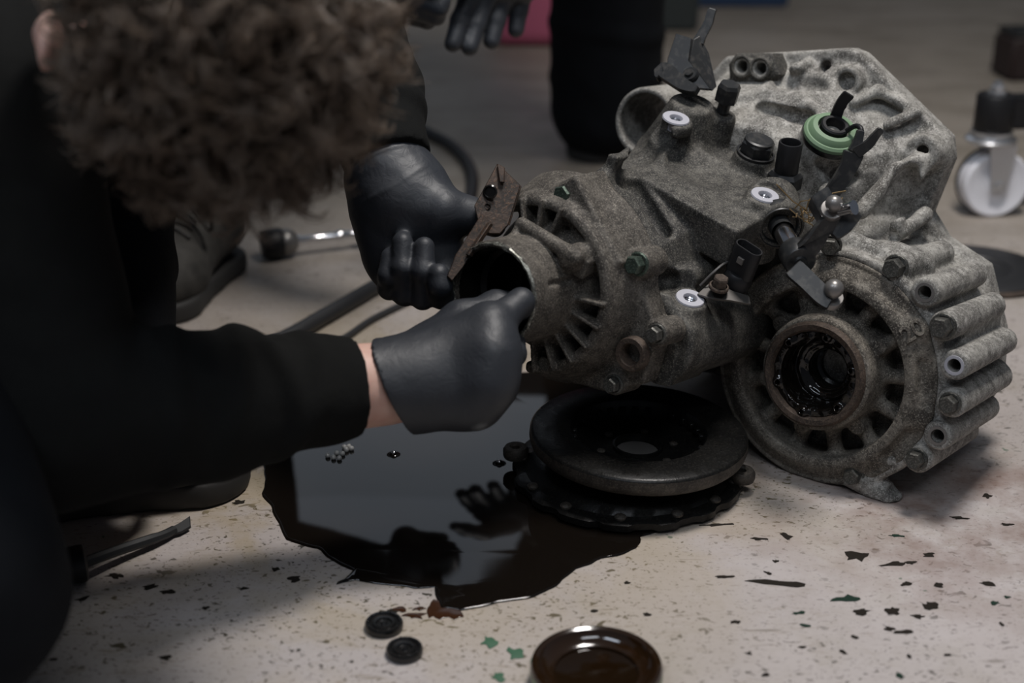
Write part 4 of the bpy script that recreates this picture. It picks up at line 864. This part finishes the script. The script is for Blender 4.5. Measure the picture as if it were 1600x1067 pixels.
# sweatshirt
CR = at(549, 604, 1.153); CL = at(607, 252, 1.283)
v = vol_for([NB, PEL, RS, RE, CR, LS, LE, CL], .2, .0045)
chain(v, [NB - (NB - PEL) * -.02, NB * .55 + PEL * .45, PEL], [.105, .165, .160], .05); v.add(cap(RS, LS, .082), .05); v.add(cap(RS, NB * .6 + PEL * .4, .1, .12), .05)
chain(v, [RS, RE], [.088, .072], .02); chain(v, [RE, at(330, 634, 1.11), at(500, 610, 1.145), CR], [.072, .056, .0435, .0395], .012)
chain(v, [LS, LE], [.075, .062], .02); chain(v, [LE, at(574, 150, 1.32), CL], [.060, .051, .039], .012)
rr = np.random.default_rng(5)
for f, R in ((.18, .062), (.30, .060), (.42, .056), (.55, .053), (.66, .0490), (.76, .046)):       # folds across the sleeve
    c0 = RE + (CR - RE) * f; n = (CR - RE) / np.linalg.norm(CR - RE) + rr.normal(size=3) * .25; v.add(tor(c0, n, R * .97, .006), .010)
for f in (.25, .42, .60, .74): v.add(tor(LE + (CL - LE) * f, (CL - LE) + rr.normal(size=3) * .03, .050 - .008 * f, .006), .010)
for cc_, dd, R in ((CR, CR - RE, .0385), (CL, CL - LE, .0385)):
    dd = dd / np.linalg.norm(dd); v.add(cyl(cc_ - dd * .055, cc_ + dd * .004, R + .004, R + .0005, .004), .004); v.add(tor(cc_ - dd * .058, dd, R + .003, .004), .006); v.cut(cyl(cc_ + dd * .004, cc_ + dd * .06, R + .03, R + .03, .001), .001)
v.noise(.0018, .07, 8)
v.obj('sweatshirt', M_KNIT, MAN)
# trousers
v = vol_for([PEL, RK, LK, LA, RA], .17, .0055)
v.add(cap(RHIP, LHIP, .14), .04); chain(v, [RHIP, RK + np.array([0, 0, .012])], [.115, .088], .03); chain(v, [RK, RA], [.080, .068], .02); chain(v, [LHIP, LK, LA + np.array([0, 0, .06])], [.115, .092, .072], .03)
for f in (.2, .45, .7, .9): v.add(tor(LK + (LA - LK) * f, (LA - LK) + rr.normal(size=3) * .08, .078 - .012 * f, .008), .014)
v.cut(box((-.6, 1.2, -.2), (2, 2, .202))); v.noise(.0025, .09, 9)
v.obj('trousers', M_TROU, MAN)
boot(MAN, onz(345, 752), onz(60, 790), LA + np.array([0, 0, .05]), False)
boot(MAN, np.array([-1.15, 1.02, 0]), np.array([-.92, .98, 0]), RA, False)
# right glove: fist against the gearbox mouth, index and middle fingers inside it
v = vol_for([at(560, 600, 1.16), at(840, 440, 1.27), at(800, 680, 1.1)], .06, .0016)
wr = [at(632, 572, 1.172), at(630, 592, 1.166), at(632, 615, 1.164), at(640, 632, 1.170)]
mc = [at(765, 512, 1.174), at(767, 556, 1.162), at(761, 598, 1.162), at(742, 630, 1.170)]
hand(v, wr, mc,
     [([mc[0], at(814, 472, 1.190), at(820, 488, 1.225), at(808, 506, 1.245)], [.0165, .0115, .0108, .010]),
      ([mc[1], at(800, 552, 1.192), at(800, 528, 1.228), at(790, 520, 1.25)], [.0165, .0120, .0110, .010]),
      ([mc[2], at(766, 604, 1.205), at(736, 600, 1.222), at(720, 598, 1.200)], [.0165, .0125, .011, .010]),
      ([mc[3], at(744, 632, 1.205), at(716, 626, 1.218), at(704, 622, 1.198)], [.016, .0115, .010, .009])],
     ([at(655, 548, 1.195), at(722, 502, 1.205), at(776, 480, 1.215), at(806, 474, 1.230)], [.019, .0165, .013, .0105]), .034, .0175, .020)
v.add(ell(at(705, 585, 1.182), (.040, .040, .026), np.array([RT, UP, FW])), .02)
axr = (RW - RE) / np.linalg.norm(RW - RE); g0 = at(596, 600, 1.168); cutn = toW(.92, .38, .10); cutn /= np.linalg.norm(cutn)
v.add(cap(g0 - axr * .01, at(640, 598, 1.172), .0372, .0365), .016)
for q, (f, R) in enumerate(((.010, .0370), (.017, .0374), (.025, .0372), (.034, .0368))): v.add(tor(g0 + axr * f, cutn + rr.normal(size=3) * .22, R, .0022), .003)
v.cut(box(g0 - cutn * .0985 + axr * .008, (.2, .2, .1), basis(cutn)), .001); v.cut(cap(g0 - axr * .05, g0 + axr * .010, .0345), .001)
v.noise(.0006, .03, 4); v.obj('glove', M_GLOVE, MAN)
# left glove: palm towards the viewer, fingers curled up round the bracket
v = vol_for([at(540, 250, 1.28), at(790, 500, 1.22), at(560, 480, 1.32)], .06, .0016)
wr = [at(588, 285, 1.29), at(606, 285, 1.285), at(626, 282, 1.285), at(642, 280, 1.29)]
mc = [at(612, 412, 1.288), at(636, 420, 1.292), at(664, 420, 1.290), at(692, 414, 1.284)]
hand(v, wr, mc,
     [([mc[0], at(608, 450, 1.262), at(607, 432, 1.246), at(609, 402, 1.248)], [.0125, .0098, .0090, .0080]),
      ([mc[1], at(632, 458, 1.256), at(629, 420, 1.240), at(629, 378, 1.242)], [.0135, .0105, .0098, .0088]),
      ([mc[2], at(661, 464, 1.252), at(661, 424, 1.236), at(663, 386, 1.238)], [.0135, .0105, .0100, .0090]),
      ([mc[3], at(690, 464, 1.248), at(688, 446, 1.230), at(686, 428, 1.228)], [.0135, .0105, .0102, .0092])],
     ([at(640, 320, 1.275), at(690, 330, 1.262), at(735, 336, 1.268), at(772, 352, 1.285)], [.026, .020, .0145, .011]), .036, .0155, .024)
v.add(ell(at(640, 345, 1.282), (.046, .046, .026), np.array([RT, UP, FW])), .02); v.add(cap(at(606, 268, 1.283), at(622, 300, 1.283), .035, .040), .02)
v.add(cap(at(582, 300, 1.29), at(604, 395, 1.285), .014, .012), .02)
for f in (.0, .35, .7): v.add(tor(at(606, 268, 1.283) + (at(640, 345, 1.28) - at(606, 268, 1.283)) * f * .4, at(640, 345, 1.28) - at(606, 268, 1.283) + rr.normal(size=3) * .01, .036 + .006 * f, .0012), .003)
v.noise(.0006, .03, 6); v.obj('glove', M_GLOVE, MAN)
# hair: a thick curly mop; the base follows the skull, thousands of curls stand on it
v = vol_for([HC + .14, HC - .14], .03, .003); PH = lambda x, y, z: HC + hr * x + hg * y + hc * z; MH = np.array([hr, hg, hc])
v.add(ell(PH(-.004, -.012, .034), (.087, .100, .092), MH)); v.cut(box(PH(0, .14, -.06), (.2, .08, .085), MH, .02), .02); v.cut(box(PH(0, 0, -.13), (.2, .2, .085), MH), .02); v.noise(.006, .05, 12)
hb = v.obj('hair', M_HAIR0, MAN)
tufts = []; r2 = np.random.default_rng(21)
Vt, Ft = [], []; nv_ = 0
for k in range(1500):
    u = r2.normal(size=3); u /= np.linalg.norm(u)
    if u[2] < -.55 or (u[1] > .45 and u[2] < .15) or (u[0] > .84 and u[2] < .10 and abs(u[1] - .1) < .4): continue
    root = PH(u[0] * .083 - .004, -.012 + u[1] * .094, .034 + u[2] * .086); nrm = (hr * u[0] / .088 + hg * u[1] / .106 + hc * u[2] / .094); nrm /= np.linalg.norm(nrm)
    tng = np.cross(nrm, r2.normal(size=3)); tng /= np.linalg.norm(tng); swirl = np.cross(nrm, hc + .3 * hr); tng = tng * .7 + swirl * .5 + nrm * .2; tng /= np.linalg.norm(tng); bi = np.cross(nrm, tng)
    ln = r2.uniform(.026, .048); R = r2.uniform(.005, .011); tw = r2.uniform(4, 8.5); ph = r2.uniform(0, 6.28); lift = r2.uniform(.12, .45)
    for j in range(9):
        off = r2.normal(size=3) * .0022; n_ = 9; t = np.linspace(0, 1, n_); dr = r2.uniform(.85, 1.15)
        a = ph + tw * t * dr; p = root + off + np.outer(t * ln, tng) + np.outer(lift * ln * np.sin(t * 2.2) + .002, nrm) + np.outer(R * np.cos(a) * t ** .5, bi) + np.outer(R * np.sin(a) * t ** .5, nrm)
        tg = np.gradient(p, axis=0); tg /= np.linalg.norm(tg, axis=1)[:, None]; s1 = np.cross(tg, nrm); s1 /= np.maximum(np.linalg.norm(s1, axis=1), 1e-6)[:, None]; s2 = np.cross(tg, s1)
        w = .00062 * (1 - .75 * t)[:, None]
        ring = np.stack([p + s1 * w, p - .5 * s1 * w + .87 * s2 * w, p - .5 * s1 * w - .87 * s2 * w], 1).reshape(-1, 3); Vt.append(ring)
        b = nv_ + np.arange(n_ - 1) * 3
        for q in range(3): Ft.append(np.stack([b + q, b + (q + 1) % 3, b + 3 + (q + 1) % 3, b + 3 + q], 1))
        nv_ += n_ * 3
hs_ = link('curls', mesh_np('curls', np.concatenate(Vt), np.concatenate(Ft)), M_HAIR, hb); hs_['kind'] = 'stuff'

# --- the helper kneeling behind, facing the viewer
KL = onz(948, 262); KL = np.array([KL[0], KL[1], .085]); HP = np.array([.02, 2.25, 1.02]); FT, FH = onz(238, 500), onz(345, 418)
KR = np.array([-.46, 1.98, .62]); NK = np.array([.04, 1.80, 1.14]); HD = np.array([.03, 1.60, 1.16])
SR, SL = NK + np.array([-.19, .05, -.07]), NK + np.array([.19, .05, -.07])
WR_, WL_ = at(585, -60, 1.59), at(858, -75, 1.735); ER, EL = np.array([-.23, 1.76, .74]), np.array([.22, 1.84, .74])
AR = np.array([FH[0] - .005, FH[1] - .02, .10]); AL = np.array([.155, KL[1] + .07, .09]); KL = np.array([.15, KL[1] + .0, .52])
HR2, HL2 = HP + np.array([-.09, -.02, 0]), HP + np.array([.09, -.02, 0])
v = vol_for([KL, HP, FT, KR, NK, HD + .12, WR_, WL_, ER, EL, AR, AL], .16, .008)
h2g = np.array([0, -.75, -.66]); h2g /= np.linalg.norm(h2g); h2r = np.array([-1., 0, 0]); h2c = np.cross(h2r, h2g); head(v, HD, h2r, h2g, h2c)
chain(v, [HD - h2c * .06, NK], [.055, .060], .02); chain(v, [NK, (NK + HP) / 2, HP], [.08, .115, .12], .05); v.add(cap(SR, SL, .055), .05)
chain(v, [SR, ER, WR_], [.045, .036, .027], .01); chain(v, [SL, EL, WL_], [.045, .036, .027], .01); chain(v, [HR2, KR, AR], [.075, .05, .04], .02); chain(v, [HL2, KL, AL], [.072, .05, .04], .02)
P2 = v.obj('person', M_SKIN); tag(P2, 'person stooping behind the gearbox in black work clothes, gloved hands hanging down', 'person')
v = vol_for([NK, HP, SR, SL, ER, EL, WR_, WL_], .18, .008)
chain(v, [NK, (NK + HP) / 2, HP], [.095, .155, .15], .05); v.add(cap(SR, SL, .08), .05); chain(v, [SR, ER, WR_ + (ER - WR_) * .1], [.075, .06, .042], .02); chain(v, [SL, EL, WL_ + (EL - WL_) * .1], [.075, .06, .042], .02)
v.noise(.003, .09, 14); v.obj('sweatshirt', M_OLIVE, P2)
v = vol_for([HP, KL, KR, AR, AL], .17, .006)
v.add(cap(HR2, HL2, .135), .04); chain(v, [HL2, KL + np.array([0, 0, .012])], [.115, .088], .02); chain(v, [KL, AL - np.array([0, 0, .0])], [.090, .092], .02); chain(v, [HR2, KR, AR + np.array([0, 0, .07])], [.100, .080, .066], .02)
for f in (.1, .3, .55, .75): v.add(tor(AL + (KL - AL) * f, np.array([.1, .1, 1]) + rr.normal(size=3) * .25, .082 + .004 * f, .010), .016)
v.cut(box((0, 2.2, -.2), (2, 2, .202))); v.noise(.003, .1, 15); v.obj('trousers', M_TROU, P2)
boot(P2, FT, FH, AR + np.array([0, 0, .03]), True); boot(P2, np.array([.14, AL[1] - .03, 0]), np.array([.160, AL[1] + .19, 0]), AL + np.array([0, 0, .03]), False)
def glove2(wr, mc, tips, bend, th):
    v = vol_for([A_(wr)] + [A_(m) for m in mc] + [A_(t) for t in tips] + [A_(t) for t in th], .04, .0028)
    fs = []
    for m, t in zip(mc, tips): m, t = A_(m), A_(t); fs.append(([m, m + (t - m) * .45 + A_(bend), m + (t - m) * .75 + A_(bend) * .8, t], [.0145, .0125, .0118, .0105]))
    hand(v, [A_(wr)] * 4, mc, fs, ([A_(p) for p in th], [.02, .015, .0125, .010]), .045, .0145, .02); v.add(cap(A_(wr) - (A_(mc[1]) - A_(wr)) * .2, A_(wr), .031, .031), .015); v.noise(.0006, .04, 5); v.obj('glove', M_GLOVE, P2)
mc = [at(752, -30, 1.714), at(776, -28, 1.724), at(800, -26, 1.735), at(824, -28, 1.744)]
glove2(WL_, mc, [at(708, 68, 1.704), at(734, 74, 1.714), at(768, 64, 1.735), at(806, 46, 1.755)], (0, .006, .010), [at(800, -70, 1.704), at(750, -60, 1.674), at(715, -32, 1.664), at(694, -8, 1.658)])
mc = [at(612, -18, 1.583), at(606, -4, 1.583), at(600, 8, 1.592), at(596, 20, 1.612)]
glove2(WR_, mc, [at(690, 2, 1.573), at(686, 14, 1.573), at(682, 26, 1.583), at(668, 32, 1.602)], (0, .002, .004), [at(590, -40, 1.573), at(630, -44, 1.554), at(664, -40, 1.544), at(688, -34, 1.539)])
M_HAIR2 = M_HAIR0; v = vol_for([HD + .13, HD - .13], .02, .005); PH2 = lambda x, y, z: HD + h2r * x + h2g * y + h2c * z; MH2 = np.array([h2r, h2g, h2c])
v.add(ell(PH2(0, -.014, .032), (.083, .103, .092), MH2)); v.cut(box(PH2(0, .14, -.06), (.2, .075, .09), MH2, .02), .02); v.cut(box(PH2(0, 0, -.13), (.2, .2, .09), MH2), .02); v.noise(.003, .03, 12); v.obj('hair', M_HAIR2, P2)
